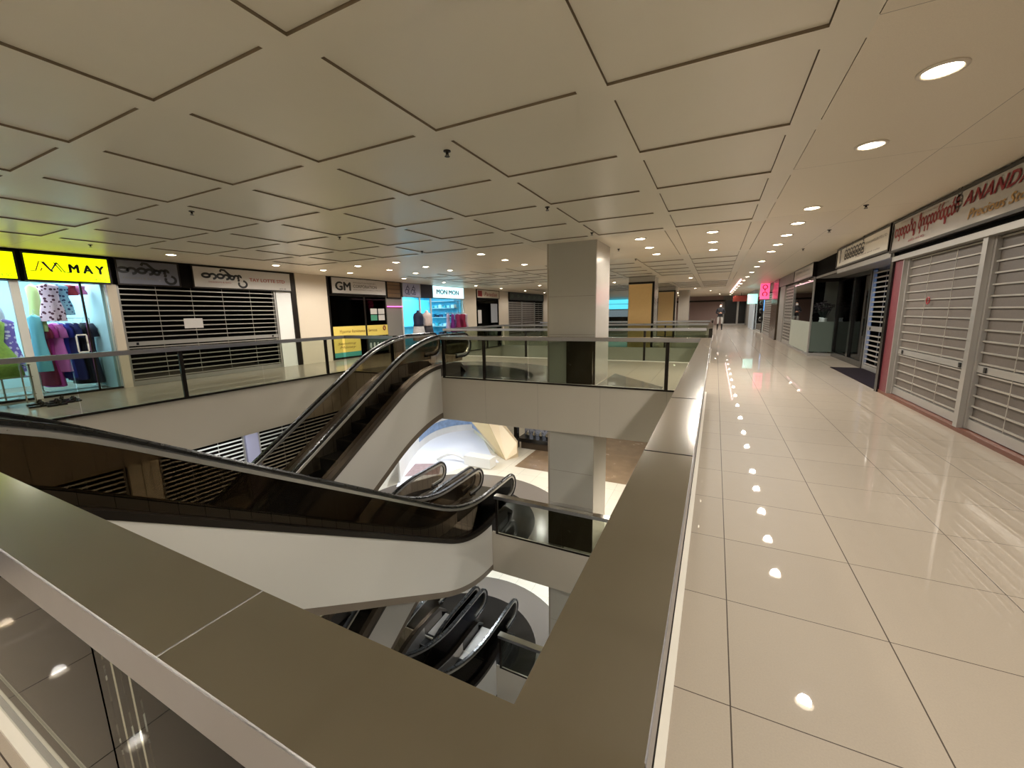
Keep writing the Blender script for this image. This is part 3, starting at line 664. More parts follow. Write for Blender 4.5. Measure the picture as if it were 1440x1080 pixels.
# --- MON MON
t = sign_board('unlit lilac sign with dark ornamental glyphs left of MON MON', 12.9, 14.03, ZB, ZT+.03, mk('lilac_sign', (166, 164, 190), rough=.3), frame=M['alu'])
for u in (0, .36): strokes([arc(u+.12, .14, .10, .09, 0, 360), arc(u+.18, .26, .08, .08, -60, 200), [(u+.16, .3), (u+.2, .42)], arc(u+.24, .1, .06, .07, 90, 400)], .03, (XW+.06, 13.05, 2.24), 'W', mk('indigo_ink', (44, 40, 80)), t, 'glyph')
struct('wall_west', MB().box(XW-.03, XW+.05, 14.04, 14.82, ZB, ZT+.02), mk('deep_indigo', (30, 26, 46), rough=.4))
t = sign_board('brightly lit white sign reading MON MON with a cyan glow', 14.84, 17.38, ZB, ZT+.03, M['cyan_lit'], frame=M['alu'])
text('MON MON', 1.75, .2, (XW+.06, 15.15, 2.36), 'W', mk('teal_ink', (10, 60, 76)), t, fat=.014)
M['cyan_panel'] = mat('cyan_lit_panel', (120, 220, 245), .4, emit=(90, 215, 255), estr=.75)
M['bluewall'] = mat('blue_shop_wall', (120, 205, 228), .5, noise=.4, nscale=7); M['blueglow'] = mat('blue_glow_panel', (120, 200, 255), .4, emit=(60, 150, 255), estr=.6)
room(12.93, 17.42, 0, CH, 2.2, M['bluewall'])
struct('wall_west', MB().box(XW-2.14, XW-2.1, 14.7, 17.36, .9, 2.2), M['cyan_panel'])
su = thing('shelf_unit', 'tall shelf unit along the side wall inside the MON MON shop', 'shelf', (XW-1.1, 17.15, 0))
MB().box(XW-1.9, XW-.3, 17.33, 17.36, 0, 2.1).build('back_panel', M['bluewall'], su)
for z in (.4, .85, 1.3, 1.75, 2.1): MB().box(XW-1.9, XW-.3, 17.0, 17.33, z, z+.025).build('shelf', M['white'], su)
cols = [(30, 60, 100), (230, 240, 245), (20, 120, 150), (90, 190, 200), (40, 40, 60), (160, 210, 230)]; fg = None
for zi, z in enumerate((.425, .875, 1.325, 1.775)):
    for i in range(6):
        cc = cols[(i*2+zi) % 6]; x_ = XW-1.78+i*.25
        o = tag(MB().box(x_, x_+.19, 17.03, 17.28, z+.002, z+.10+.03*((i+zi) % 3)).build('folded_garment', mk('folded_%d_%d_%d' % cc, cc, rough=.8), bevel=.015), 'folded garments in MON MON, %s from the glass, %s shelf from below' % (ORD[5-i], ORD[zi]), 'clothes', 'folded clothes on the shelf unit')
mw = thing('shop_window', 'glass front with white frames below the MON MON sign', 'shop window', (XW, 12.93, 0))
for a, b in ((12.95, 14.0), (14.07, 14.75), (14.82, 17.35)): MB().box(XW-.03, XW-.018, a, b, .05, ZB).build('glass_panel', M['glass_shop'], mw)
for y in (14.0, 14.75, 17.35): MB().box(XW-.05, XW, y, y+.07, 0, ZB).build('mullion', M['white'], mw)
MB().box(XW-.05, XW, 12.93, 17.42, 0, .05).build('frame', M['white'], mw)
# --- red sign shop
t = sign_board('cream shop sign with a red square emblem and red script, past MON MON', 18.6, 21.1, ZB+.1, ZT+.02, signcream)
MB().box(XW+.06, XW+.066, 18.72, 19.15, 2.36, 2.66).build('emblem', redink, t); text('Paradise', 1.4, .22, (XW+.06, 19.4, 2.39), 'W', redink, t, shear=.3)
gl = thing('shop_window', 'dark shopfront with a white poster below the cream and red sign', 'shop window', (XW, 18.55, 0))
MB().box(XW-.03, XW-.018, 18.6, 21.05, .05, ZB+.1).build('glass_panel', M['glass_dark'], gl); MB().box(XW-.05, XW, 18.54, 18.62, 0, ZT).box(XW-.05, XW, 21.04, 21.11, 0, ZT).build('frame', M['dark_steel'], gl)
MB().box(XW-.016, XW-.01, 18.8, 19.15, .95, 1.65).build('poster_sheet', signwhite, gl); MB().box(XW-.016, XW-.01, 20.2, 20.95, .95, 2.0).build('frosted_patch', mk('pale_frost', (150, 152, 156)), gl)
room(18.54, 21.1, 0, CH, 2.0, M['darkwall'])
# --- green shop
t = sign_board('very dark green sign over the shutters near the grey column', 22.4, 27.9, ZB+.1, ZT+.02, mk('dark_green', (26, 38, 30), rough=.35)); 
for i in range(6): strokes([arc(.2, .15, .1, .07, 20, 300), [(.3, .2), (.42, .1)]], .03, (XW+.06, 22.6+i*.85, 2.35), 'W', mk('pale_green_ink', (96, 118, 98)), t, 'glyph')
grille('brown closed shutter left of the grey column', 22.4, 24.3, 0, 2.2, XW-.04, pitch=.14, bar=.03, lockz=.85, panel=M['slatpanel']); grille('brown closed shutter with white frame close beside the grey column', 24.35, 26.4, 0, 2.2, XW-.04, pitch=.14, bar=.03, lockz=.85, panel=M['slatpanel']); grille('dark closed shutter half hidden by the grey column', 26.45, 27.95, 0, 2.2, XW-.04, pitch=.14, bar=.03, lockz=.85, panel=M['darkwall'])
wallW(22.35, 28.0, ZB, ZT, M['darkwall'], d=.1, xf=XW-.05)
# --- boutique behind the yellow signs
M['shopwall'] = mat('pale_cyan_shop_wall', (190, 222, 226), .45); M['shopfloor'] = mat('shop_floor', (150, 164, 176), .15)
room(.85, 3.98, 0, CH, 2.6, M['shopwall'])
struct('ceiling', MB().box(XW-2.6, XW-.2, .9, 3.94, CH-.06, CH-.01), M['shopwall'])
for i, y in enumerate((1.5, 2.6, 3.4)):
    t = thing('tube_light', 'white tube light on the clothes shop ceiling, %s from the near end' % ORD[i], 'ceiling light', (XW-1.0, y, CH-.07))
    MB().box(XW-1.6, XW-.4, y-.05, y+.05, CH-.10, CH-.07).build('diffuser', mat('cool_tube', (240, 250, 255), .4, emit=(215, 238, 255), estr=9), t); MB().box(XW-1.65, XW-.35, y-.07, y+.07, CH-.07, CH-.062).build('housing', M['white'], t)
L = bpy.data.lights.new('shop_light', 'AREA'); L.energy = 110; L.color = (.78, .92, 1); L.shape = 'RECTANGLE'; L.size = 2; L.size_y = 2.6
o = bpy.data.objects.new('shop_light', L); C.objects.link(o); o.location = (XW-1.1, 2.4, CH-.12)
gl = thing('shop_window', 'glass front with white mullion and door below the yellow signs', 'shop window', (XW, .9, 0))
for a, b in ((.9, 2.68), (2.80, 3.58), (3.62, 3.97)): MB().box(XW-.03, XW-.018, a, b, .04, ZB).build('glass_panel', M['glass_shop'], gl)
MB().box(XW-.06, XW+.01, 2.68, 2.79, 0, ZB).build('mullion', M['white'], gl); MB().box(XW-.04, XW-.0, 3.585, 3.612, 0, ZB).build('door_edge', M['dark_steel'], gl); MB().box(XW-.05, XW, .9, 3.97, 0, .04).build('sill', M['dark_steel'], gl)
pts = [(0, -.13), (.1, -.13), (.13, -.1), (.13, .1), (.1, .13), (0, .13)]
MB().tube([(XW+.03, 3.46+.075*max(-1, min(1, 1.5*math.cos(a*PI/10))), .99+.17*max(-1, min(1, 1.5*math.sin(a*PI/10)))) for a in range(21)], .014, 8).build('door_handle', M['white'], gl, smooth=True)
# garments
def garment(label, cx, cy, ztop, w, h, col, flare=1.15, rot=.5, sleeves=True, cat='dress', name='hanging_dress', group='clothes on the shop rack', hanger=True, pat=None):
    t = thing(name, label, cat, (cx, cy, ztop), group)
    prof = [(0, .12), (.03, .40), (.06, .50), (.22, .44), (.42, .40), (.7, .47*flare), (1, .52*flare)]
    n = 20; vs = []; fs = []
    ca, sa = math.cos(rot), math.sin(rot)
    for i, (v, ww) in enumerate(prof):
        for k in range(n):
            a = k*2*PI/n; fold = 1+.10*math.sin(5*a+v*3)*min(1, v*2)
            px = ww*w*math.cos(a)*fold; py = .055*(1+v)*math.sin(a)*fold
            vs.append((cx+px*ca-py*sa, cy+px*sa+py*ca, ztop-.06-v*h))
    fs = [(i*n+k, i*n+(k+1) % n, (i+1)*n+(k+1) % n, (i+1)*n+k) for i in range(len(prof)-1) for k in range(n)]+[tuple(range(n))]
    key = 'cloth_%d_%d_%d' % col
    if key not in M:
        M[key] = mat(key, col, .75, noise=.15)
        if pat:
            nt = M[key].node_tree; b = nt.nodes['Principled BSDF']; v_ = nt.nodes.new('ShaderNodeTexVoronoi'); v_.inputs['Scale'].default_value = 16; tc = nt.nodes.new('ShaderNodeTexCoord'); nt.links.new(tc.outputs['Object'], v_.inputs['Vector'])
            cr = nt.nodes.new('ShaderNodeValToRGB'); cr.color_ramp.interpolation = 'CONSTANT'; cr.color_ramp.elements[0].color = lin(pat); cr.color_ramp.elements[1].position = .38; cr.color_ramp.elements[1].color = lin(col)
            nt.links.new(v_.outputs['Distance'], cr.inputs[0]); nt.links.new(cr.outputs[0], b.inputs['Base Color'])
    MB().add(vs, fs).build('bodice', M[key], t, smooth=True)
    if sleeves:
        for s in (-1, 1):
            p = [(cx+s*d*w*ca, cy+s*d*w*sa, ztop-z) for d, z in ((.42, .10), (.58, .2), (.64, .36))]
            MB().tube(p, [.05, .055, .06], 8).build('sleeve', M[key], t, smooth=True)
    if hanger:
        MB().tube([(cx-.4*w*ca, cy-.4*w*sa, ztop-.09), (cx, cy, ztop-.03), (cx+.4*w*ca, cy+.4*w*sa, ztop-.09)], .006, 6).tube([(cx, cy, ztop-.03), (cx, cy, ztop+.03), (cx+.02*ca, cy+.02*sa, ztop+.05), (cx+.03*ca, cy+.03*sa, ztop+.03)], .004, 6).build('hanger', M['white'], t)
    return t
gx = XW-.85
for i, (y, col, nm, h, w) in enumerate(((3.14, (130, 24, 60), 'crimson dress, leftmost on the shop rack', 1.25, .34), (3.24, (206, 70, 170), 'long bright pink dress on the shop rack', 1.30, .36), (3.36, (226, 120, 200), 'pale pink tunic behind the bright pink dress', 1.0, .3), (3.47, (30, 44, 150), 'royal blue dress in the middle of the shop rack', 1.15, .38), (3.57, (20, 26, 92), 'navy blue dress on the shop rack', 1.2, .36), (3.68, (14, 14, 26), 'black dress near the right end of the rack', 1.3, .40), (3.8, (22, 26, 48), 'dark indigo dress, last on the rack', 1.3, .40))):
    garment(nm, gx-.10*(i % 2), y, 1.46, w, h, col, rot=.35)
t = thing('clothes_rack', 'dark metal clothes rack carrying the dresses inside the shop', 'rack', (gx, 3.0, 0))
MB().tube([(gx, 3.02, 0), (gx, 3.02, 1.5), (gx, 3.9, 1.5), (gx, 3.9, 0)], .013, 8).build('frame', M['chrome'], t); MB().box(gx-.25, gx+.25, 3.0, 3.03, .02, .05).box(gx-.25, gx+.25, 3.89, 3.92, .02, .05).build('foot', M['chrome'], t)
for (y, z, col, pat, nm, w, h, dx) in ((3.28, 2.22, (235, 200, 214), (90, 40, 60), 'pink patterned blouse hanging high in the shop window', .3, .72, .5), (3.44, 2.22, (150, 190, 214), (40, 60, 110), 'blue patterned blouse hanging high in the shop window', .28, .6, .55), (3.6, 2.22, (160, 24, 44), None, 'red top at the upper right of the shop window', .24, .2, .6), (3.76, 2.22, (214, 110, 160), None, 'pink top at the upper right of the shop window', .22, .18, .62), (3.12, 2.2, (206, 226, 150), None, 'pale yellow scarf hanging high in the shop window', .2, .9, .7), (3.04, 1.62, (120, 196, 208), None, 'turquoise dress by the white mullion', .22, 1.1, .6), (2.5, 2.18, (196, 206, 226), None, 'white draped dress high left of the mullion', .3, .75, .6), (2.32, 2.18, (150, 110, 200), (220, 200, 240), 'lilac patterned dress at the left edge of the window', .28, .8, .65), (2.62, 1.55, (130, 110, 200), (230, 220, 250), 'violet patterned dress just left of the mullion', .28, 1.0, .55), (2.12, 2.1, (96, 150, 190), None, 'blue top at the far left of the window', .3, .8, .7), (1.9, 2.1, (190, 130, 150), None, 'rose top at the far left of the window', .3, .8, .7)):
    garment(nm, XW-dx, y, z, w, h, col, rot=1.2 if w > .25 else .8, pat=pat, sleeves=False, group='clothes hanging in the boutique window')
# mannequin with green dress
t = thing('mannequin', 'headless mannequin in a light green dress at the left edge of the shop window', 'mannequin', (XW-.4, 2.42, 0))
MB().lathe((XW-.4, 2.42, 0), [(.15, 0), (.15, .02), (.015, .03), (.015, .55)], 16).build('stand', M['chrome'], t, smooth=False)
MB().lathe((XW-.4, 2.42, 0), [(.30, .45), (.25, .8), (.13, 1.08), (.17, 1.3), (.19, 1.42), (.06, 1.52), (.045, 1.6)], 20).build('dress', mat('green_print_cloth', (168, 196, 84), .7, noise=.5, nscale=30), t, smooth=True)
# low display stand with sandals on the walkway
t = thing('display_stand', 'low chrome display stand with glass shelves outside the clothes shop', 'stand', (-10.7, 2.0, 0))
for a in (1.6, 2.5):
    for b in (-10.95, -10.5): MB().tube([(b, a, 0), (b, a, .72)], .012, 8).build('leg', M['chrome'], t)
for z in (.2, .5, .7): MB().box(-10.97, -10.48, 1.58, 2.52, z, z+.012).build('shelf', M['chrome'] if z < .6 else M['glass_shop'], t)
def sandal(loc, label):
    t = thing('sandal', label, 'sandal', loc, 'dark sandals outside the clothes shop'); x, y, z = loc
    MB().prism([(x-.04, y-.12), (x+.03, y-.125), (x+.045, y-.02), (x+.03, y+.12), (x-.02, y+.13), (x-.045, y+.02)], 'z', z, z+.03).build('sole', M['black'], t)
    MB().tube([(x-.042, y+.03, z+.03), (x-.02, y+.05, z+.07), (x+.02, y+.05, z+.07), (x+.042, y+.03, z+.03)], .01, 6, ry=.03).build('strap', M['dark_steel'], t)
    return t
sd = sandal((-10.05, 2.62, .002), 'dark sandal on the walkway floor, nearest the glass seam')
for i, (x, y) in enumerate(((-10.2, 2.45), (-10.35, 2.66), (-10.5, 2.5), (-10.22, 2.85), (-10.4, 2.88), (-10.6, 2.8))):
    dup(sd, (x, y, .002), 'dark sandal on the walkway floor, %s from the railing side' % ORD[i+1])
# MON MON clothes outside
t = thing('clothes_rack', 'round clothes rack outside the MON MON shop', 'rack', (-10.55, 15.5, 0))
MB().tube([(-10.55, 15.5, 0), (-10.55, 15.5, 1.5)], .018, 8).tube([(-10.55+.32*math.cos(a*PI/10), 15.5+.62*math.sin(a*PI/10), 1.5) for a in range(21)], .012, 6).build('frame', M['chrome'], t); MB().lathe((-10.55, 15.5, 0), [(.3, 0), (.3, .02), (.03, .04)], 16).build('foot', M['chrome'], t)
for i, (a, col, nm) in enumerate(((-80, (190, 170, 200), 'lilac'), (-50, (110, 30, 120), 'purple'), (-22, (140, 26, 80), 'magenta'), (8, (150, 30, 70), 'crimson'), (32, (210, 190, 206), 'pale pink'), (58, (26, 22, 30), 'black'), (84, (40, 34, 46), 'charcoal'), (115, (20, 40, 70), 'navy'))):
    a_ = math.radians(a); garment('%s garment on the round rack outside MON MON' % nm, -10.55+.32*math.cos(a_), 15.5+.62*math.sin(a_), 1.52, .34, .78, col, rot=a_+.2, group='clothes on the round rack', sleeves=False)
for (y, a, b, n1, n2) in ((13.0, (22, 30, 60), (196, 192, 190), 'navy top and white skirt', 'left'), (13.55, (226, 206, 200), (40, 36, 44), 'cream top and dark patterned skirt', 'right')):
    t = thing('mannequin', 'torso mannequin in %s outside MON MON' % n1, 'mannequin', (-10.6, y, 0))
    MB().lathe((-10.6, y, 0), [(.16, 0), (.16, .02), (.018, .03), (.018, .6)], 14).build('stand', M['chrome'], t)
    MB().lathe((-10.6, y, 0), [(.21, 1.0), (.19, 1.1), (.2, 1.35), (.17, 1.48), (.06, 1.55), (.05, 1.62)], 16).build('top', mat('top_%s' % n2, a, .7), t, smooth=True)
    MB().lathe((-10.6, y, 0), [(.26, .42), (.25, .7), (.2, 1.0)], 16).build('skirt', mat('skirt_%s' % n2, b, .7, noise=.5, nscale=20), t, smooth=True)
L = bpy.data.lights.new('shop_light', 'AREA'); L.energy = 120; L.color = (.45, .82, 1); L.size = 2; o = bpy.data.objects.new('shop_light', L); C.objects.link(o); o.location = (XW-1.1, 15.2, CH-.08)
t = thing('tube_light', 'bluish tube light on the MON MON shop ceiling', 'ceiling light', (XW-1.0, 15.2, CH-.04)); MB().box(XW-1.6, XW-.4, 13.4, 13.5, CH-.07, CH-.01).box(XW-1.6, XW-.4, 16.4, 16.5, CH-.07, CH-.01).build('diffuser', mat('blue_tube', (200, 240, 255), .4, emit=(110, 210, 255), estr=8), t)
# far cyan shop seen between the columns
t = thing('shop_sign', 'far cyan lit shop panel seen between the grey column and the first tan column', 'sign', (-9.3, 44.2, 1.7))
MB().box(-10.9, -7.7, 44.2, 44.3, 1.7, 2.68).build('sign_face', mat('far_cyan', (120, 210, 225), .4, emit=(90, 210, 235), estr=1.1), t); MB().box(-10.95, -7.65, 44.18, 44.3, 1.62, 1.7).box(-10.95, -7.65, 44.17, 44.2, 2.2, 2.24).build('sign_frame', M['alu'], t)
gl = thing('shop_window', 'pale lit shop window under the far cyan panel', 'shop window', (-9.3, 44.2, 0)); MB().box(-10.9, -7.7, 44.2, 44.3, .9, 1.6).build('glass_panel', mat('far_window', (150, 170, 175), .4, emit=(160, 180, 190), estr=.3, noise=.5), gl); MB().box(-10.9, -7.7, 44.15, 44.3, 0, .88).build('base_panel', M['blackp'], gl)
# ================================================================= SHOPFRONTS, RIGHT WALL (facing -x)
def wallE(y0, y1, z0, z1, m, name='wall_east', d=.12, xf=XE):
    return struct(name, MB().box(xf, xf+d, y0, y1, z0, z1), m)
wallE(Y0, 12.1, ZT+.0, CH+.02, M['dark_steel'], xf=XE-.0, d=.3)
wallE(Y0, 8.62, 2.13, ZT, M['darkwall'], xf=XE+.02, d=.2); 
struct('floor', MB().box(XE-.0, XE+.3, Y0, 8.74, 0, .045), M['redstep'])
# big sign
def textE(body, yleft, yright, z0, h, m, t, x=XE-.06, **k):
    return text(body, yleft-yright, h, (x, yleft, z0), 'E', m, t, **k)
t = sign_board('white sign with red capitals ANANDA and rounded script above the nearest shutters', -.6, 8.72, 2.23, ZT+.0, M['white'] if False else mk('grey_white_sign', (178, 172, 166), rough=.12), face='E', x=XE, fw=.035)
textE('ANANDA', 6.62, 5.50, 2.50, .135, redink, t, fat=.009, shear=.35, name='capitals', space=1.1)
textE('Precious Stones', 6.48, 5.25, 2.335, .10, goldink, t, fat=.005, shear=.3, name='gold_lettering')
def scriptE(body_n, yl, yr, z0, h, wd, m, t):
    """row of round script letters with marks above and below"""
    rnd = random.Random(body_n); L = []; n = body_n; step = (yl-yr)/n; r = h*.30
    for i in range(n):
        cx = step*(i+.5); cy = h*.45; kind = rnd.choice((0, 1, 2, 3, 1, 0))
        if kind == 0: L.append(arc(cx, cy, step*.40, r, 0, 360))
        elif kind == 1: L.append(arc(cx, cy, step*.40, r, -60, 240))
        elif kind == 2: L.append(arc(cx, cy, step*.40, r, 30, 330))
        else: L += [arc(cx, cy, step*.40, r, 0, 360), [(cx+step*.3, cy-r), (cx+step*.35, cy-r*2.1), (cx+step*.1, cy-r*2.3)]]
        q = rnd.random()
        if q < .3: L.append(arc(cx, cy+r*1.7, step*.25, r*.5, 0, 360))
        elif q < .5: L.append([(cx, cy-r*1.1), (cx, cy-r*2.3)])
        elif q < .65: L.append([(cx-step*.3, cy+r*1.3), (cx+step*.2, cy+r*2.4)])
    return strokes(L, wd, (XE-.06, yl, z0), 'E', m, t, 'rounded_script')
scriptE(7, 8.60, 7.86, 2.43, .18, .030, redink, t); scriptE(12, 7.78, 6.72, 2.43, .19, .030, redink, t)
textE('@ Ananda Gems and Jewellery Trading House Singapore', 8.4, 6.98, 2.615, .04, mk('olive_lettering', (120, 96, 76), rough=.5), t, name='small_lettering')
textE('#03-44/45', 8.05, 7.55, 2.315, .035, redink, t, name='unit_number')
strokes([arc(.0, .16, .05, .05, 0, 360), arc(.0, .08, .07, .03, 0, 360), arc(.0, .02, .08, .03, 0, 360), [(-.05, 0), (0, -.07), (.05, 0)]], .02, (XE-.06, 6.74, 2.53), 'E', greyink, t, 'emblem')
strokes([arc(.0, .07, .03, .07, 0, 360), [(0, -.05), (0, .2)]], .014, (XE-.06, 8.66, 2.45), 'E', greyink, t, 'emblem')
# pelmet rail and shutters
struct('trim_90', MB().box(XE-.03, XE+.12, Y0, 8.70, 2.10, 2.17), M['alu'])
def shut(label, y0, y1):
    t = grille(label, y0, y1, .05, 2.12, XE+.08, 'E', pitch=.118, bar=.016, lockz=.72, panel=M['slatpanel'], lockh=.075)
    return t
shut('closed grey shutter nearest the red pillar, with white ridge lines and a small sticker', 6.26, 8.30)
shut('closed grey shutter at the right edge of the picture', 3.6, 6.16); shut('closed grey shutter out of frame toward the camera', .9, 3.5); shut('closed grey shutter behind the camera', -1.9, .8)
struct('trim_91', MB().box(XE-.0, XE+.14, 6.165, 6.255, .045, 2.12), M['alu']); struct('trim_92', MB().box(XE, XE+.14, 3.505, 3.595, .045, 2.12), M['alu']); struct('trim_93', MB().box(XE, XE+.14, .805, .895, .045, 2.12), M['alu'])
room(Y0, 8.66, 0, CH, 2.2, M['darkwall'], xf=XE+.2, side=-1)
tag(MB().tube([(XE+.06, 7.50+.035*math.cos(a*PI/4+PI/4)*1.3, 1.47+.045*math.sin(a*PI/4+PI/4)) for a in range(9)], .008, 5).build('sticker', redink), 'small red square outline sticker on the nearest full shutter', 'sticker')
# red pillar and black post
pr = thing('pillar', 'dusty red painted pillar between the grey shutter and the black post', 'pillar', (XE, 8.5, .045))
MB().box(XE+.01, XE+.12, 8.33, 8.66, .045, 2.13).build('panel', M['red'], pr); MB().box(XE-.0, XE+.13, 8.305, 8.33, .045, 2.13).build('edge_strip', M['alu'], pr)
pp = thing('post', 'black gloss corner post right of the door mat', 'post', (XE, 8.7, 0))
MB().box(XE-.02, 3.25, 8.665, 8.78, 0, ZT).build('shaft', M['blackp'], pp)
MB().box(XE-.024, XE-.018, 8.69, 8.71, 1.15, 1.2).build('latch', M['chrome'], pp)
# second shop, recessed
t = sign_board('white shop sign with black rounded script, second from the right edge', 8.80, 12.05, 2.28, ZT+.0, mk('bright_white_sign', (236, 230, 218), rough=.12), face='E', x=XE+.0, fw=.035)
t2 = t
rnd = random.Random(3); L = []
for i in range(7): cx = i*.19+.1; L += [arc(cx, .14, .085, .05, 0, 330), arc(cx, .04, .085, .035, 20, 360)]
L += [[(.1, .22), (.1, .32)], [(.55, .22), (.5, .33)], arc(1.25, .27, .05, .04, 0, 300)]
strokes(L, .036, (XE-.06, 11.42, 2.42), 'E', ink, t, 'rounded_script'); textE('YOUR JEWELLER PTE LTD', 10.05, 8.95, 2.53, .06, greyink, t, name='small_lettering')
textE('diamond and ruby', 10.6, 9.2, 2.37, .035, greyink, t, name='small_lettering')
strokes([[(0, 0), (0, .2)], arc(0, .24, .025, .03, 0, 360)], .06, (XE-.06, 11.75, 2.38), 'E', ink, t, 'emblem')
struct('ceiling', MB().box(XE+.07, XE2+.2, 8.78, 14.85, 2.24, 2.30), M['wallgrey'])
struct('trim_94', MB().box(XE-.03, XE+.02, 8.79, 12.06, 2.18, 2.27), M['alu'])
struct('wall_east', MB().box(XE+.06, XE+.2, 8.78, 12.1, 2.30, CH), M['darkwall'])
tag(MB().box(XE+.02, XE2-.1, 8.80, 11.95, .001, .012).build('door_mat', M['mat']), 'charcoal entrance mat in front of the recessed shutter beside the black post', 'mat')
grille('white open-bar shutter with blue glow behind it, recessed beside the black post', 8.82, 11.9, 0, 2.2, 3.12, 'E', pitch=.105, bar=.030, lockz=.93, lockh=.10)
room(8.8, 12.0, 0, CH, 1.6, M['darkwall'], xf=XE2+.0, side=-1)
t = thing('display_cabinet', 'glowing blue display cabinet behind the recessed white shutter', 'cabinet', (3.7, 9.6, 0))
MB().box(3.75, 4.1, 9.1, 10.3, 0, 2.0).build('back', M['bluewall'], t)
for z in (.4, .8, 1.15, 1.5, 1.8): MB().box(3.5, 3.75, 9.1, 10.3, z, z+.03).build('shelf', mat('blue_white_shelf', (190, 215, 255), .4, emit=(110, 160, 255), estr=1.6) if z == .4 else bpy.data.materials['blue_white_shelf'], t)
MB().box(3.5, 3.52, 9.1, 9.14, 0, 2).box(3.5, 3.52, 10.26, 10.3, 0, 2).build('frame', M['alu'], t)
L = bpy.data.lights.new('cabinet_light', 'AREA'); L.energy = 10; L.color = (.45, .65, 1); L.size = .9; o = bpy.data.objects.new('cabinet_light', L); C.objects.link(o); o.location = (3.45, 9.7, 1.95); o.rotation_euler = (0, -.5, 0)
tag(MB().box(3.095, 3.1, 9.9, 10.35, 1.85, 2.12).build('paper_notice', signwhite), 'white paper notice at the top of the recessed white shutter', 'notice')
# black framed door and showcase corner
dr = thing('shop_door', 'black framed glass door between the recessed shutter and the glass showcase', 'door', (3.15, 12.0, 0))
MB().box(3.10, 3.2, 12.0, 12.12, 0, 2.24).box(3.10, 3.2, 14.72, 14.82, 0, 2.24).box(3.10, 3.2, 12.12, 14.72, 2.14, 2.24).box(3.1, 3.2, 12.12, 14.72, 0, .14).box(3.1, 3.2, 13.2, 13.35, .14, 2.14).build('frame', M['blackp'], dr)
MB().box(3.14, 3.155, 12.12, 13.2, .14, 2.14).build('glass_panel', M['glass_shop'], dr); MB().box(3.14, 3.155, 13.35, 14.72, .14, 2.14).build('glass_panel', M['glass_shop'], dr)
MB().box(3.158, 3.166, 12.12, 13.2, .14, 1.05).box(3.158, 3.166, 13.35, 14.72, .14, 1.05).build('lower_panel', mk('grey_green_panel', (110, 122, 114), rough=.3), dr)
room(12.0, 14.9, 0, CH, 1.5, M['darkwall'], xf=XE2, side=-1)
struct('wall_east', MB().box(XE+.02, XE2+.1, 14.87, 14.95, 2.14, CH), mk('brown_black_header', (26, 19, 13), rough=.5, spec=.1)); struct('wall_east', MB().box(XE+.08, XE+.14, 12.12, 14.87, 2.24, CH), M['darkwall'])
sc = thing('glass_showcase', 'glass corner showcase with frosted lower half, holding dark flowers', 'showcase', (2.55, 14.85, 0))
MB().box(XE+.05, XE2, 14.85, 14.865, .08, 2.14).build('glass_panel', M['glass_shop'], sc); MB().box(XE+.035, XE+.05, 14.86, 18.28, .06, 2.3).build('glass_panel', M['glass_shop'], sc)
fr = mk('frosted_film', (164, 168, 154), rough=.35)
MB().box(XE+.028, XE+.033, 14.9, 18.25, .08, 1.0).build('frosted_film', fr, sc); MB().box(XE+.07, XE2, 14.843, 14.848, .12, 1.0).build('frosted_film', mk('grey_green_film', (82, 92, 84), rough=.35), sc)
MB().box(XE+.02, XE2+.02, 14.83, 14.88, 0, .08).box(XE+.02, XE+.07, 14.88, 18.3, 0, .06).box(XE+.02, XE+.06, 14.83, 14.87, .08, 2.3).box(XE+.02, XE+.07, 18.26, 18.31, .06, 2.3).build('frame', M['alu'], sc)
room(14.95, 18.3, 0, CH, 1.2, M['wallgrey'], xf=XE2, side=-1)
t = sign_board('small white shop sign with two lines of grey writing above the glass showcase', 14.9, 18.2, 2.32, ZT+.02, signwhite, face='E', x=XE+.05)
textE('Kinetic Studio', 17.8, 15.4, 2.55, .09, greyink, t, x=XE-.01, name='lettering'); textE('photo and print services', 17.9, 15.2, 2.42, .05, greyink, t, x=XE-.01, name='small_lettering')
# flowers
def flowers(loc, label, r=.28):
    t = thing('flower_vase', label, 'plant', loc, 'flowers in the showcase'); x, y, z = loc; rn = random.Random(int(abs(y)*97))
    MB().lathe((x, y, z), [(.07, 0), (.1, .1), (.06, .25), (.08, .3)], 14).build('vase', M['white'], t, smooth=True)
    mb = MB(); ml = MB()
    for i in range(22):
        a = rn.random()*6.28; rr = r*rn.random()**.5; p = (x+rr*math.cos(a)*.7, y+rr*math.sin(a), z+.45+.35*rn.random())
        ml.tube([(x, y, z+.28), ((x+p[0])/2, (y+p[1])/2, z+.42), p], .006, 4)
        for k in range(6): b = k*PI/3; mb.ball((p[0]+.03*math.cos(b), p[1]+.035*math.sin(b), p[2]+.01*(k % 2)), .03, .03, .016, 8)
    ml.build('stems', mk('dark_stem', (24, 30, 22)), t); mb.build('blooms', mk('dark_bloom', (40, 18, 24), rough=.6), t, smooth=True)
    return t
for i, (x, y, z, nm) in enumerate(((2.95, 15.3, .8, 'nearest the showcase corner'), (3.1, 16.4, .8, 'in the middle of the showcase'), (2.95, 17.4, .8, 'at the far end of the showcase'))):
    flowers((x, y, z), 'vase of dark flowers %s' % nm)
    tag(MB().lathe((x, y, .0), [(.22, 0), (.22, .03), (.16, .06), (.16, .74), (.2, .8)], 16).build('plinth', M['white'], smooth=False), 'white plinth under the vase %s' % nm, 'plinth')
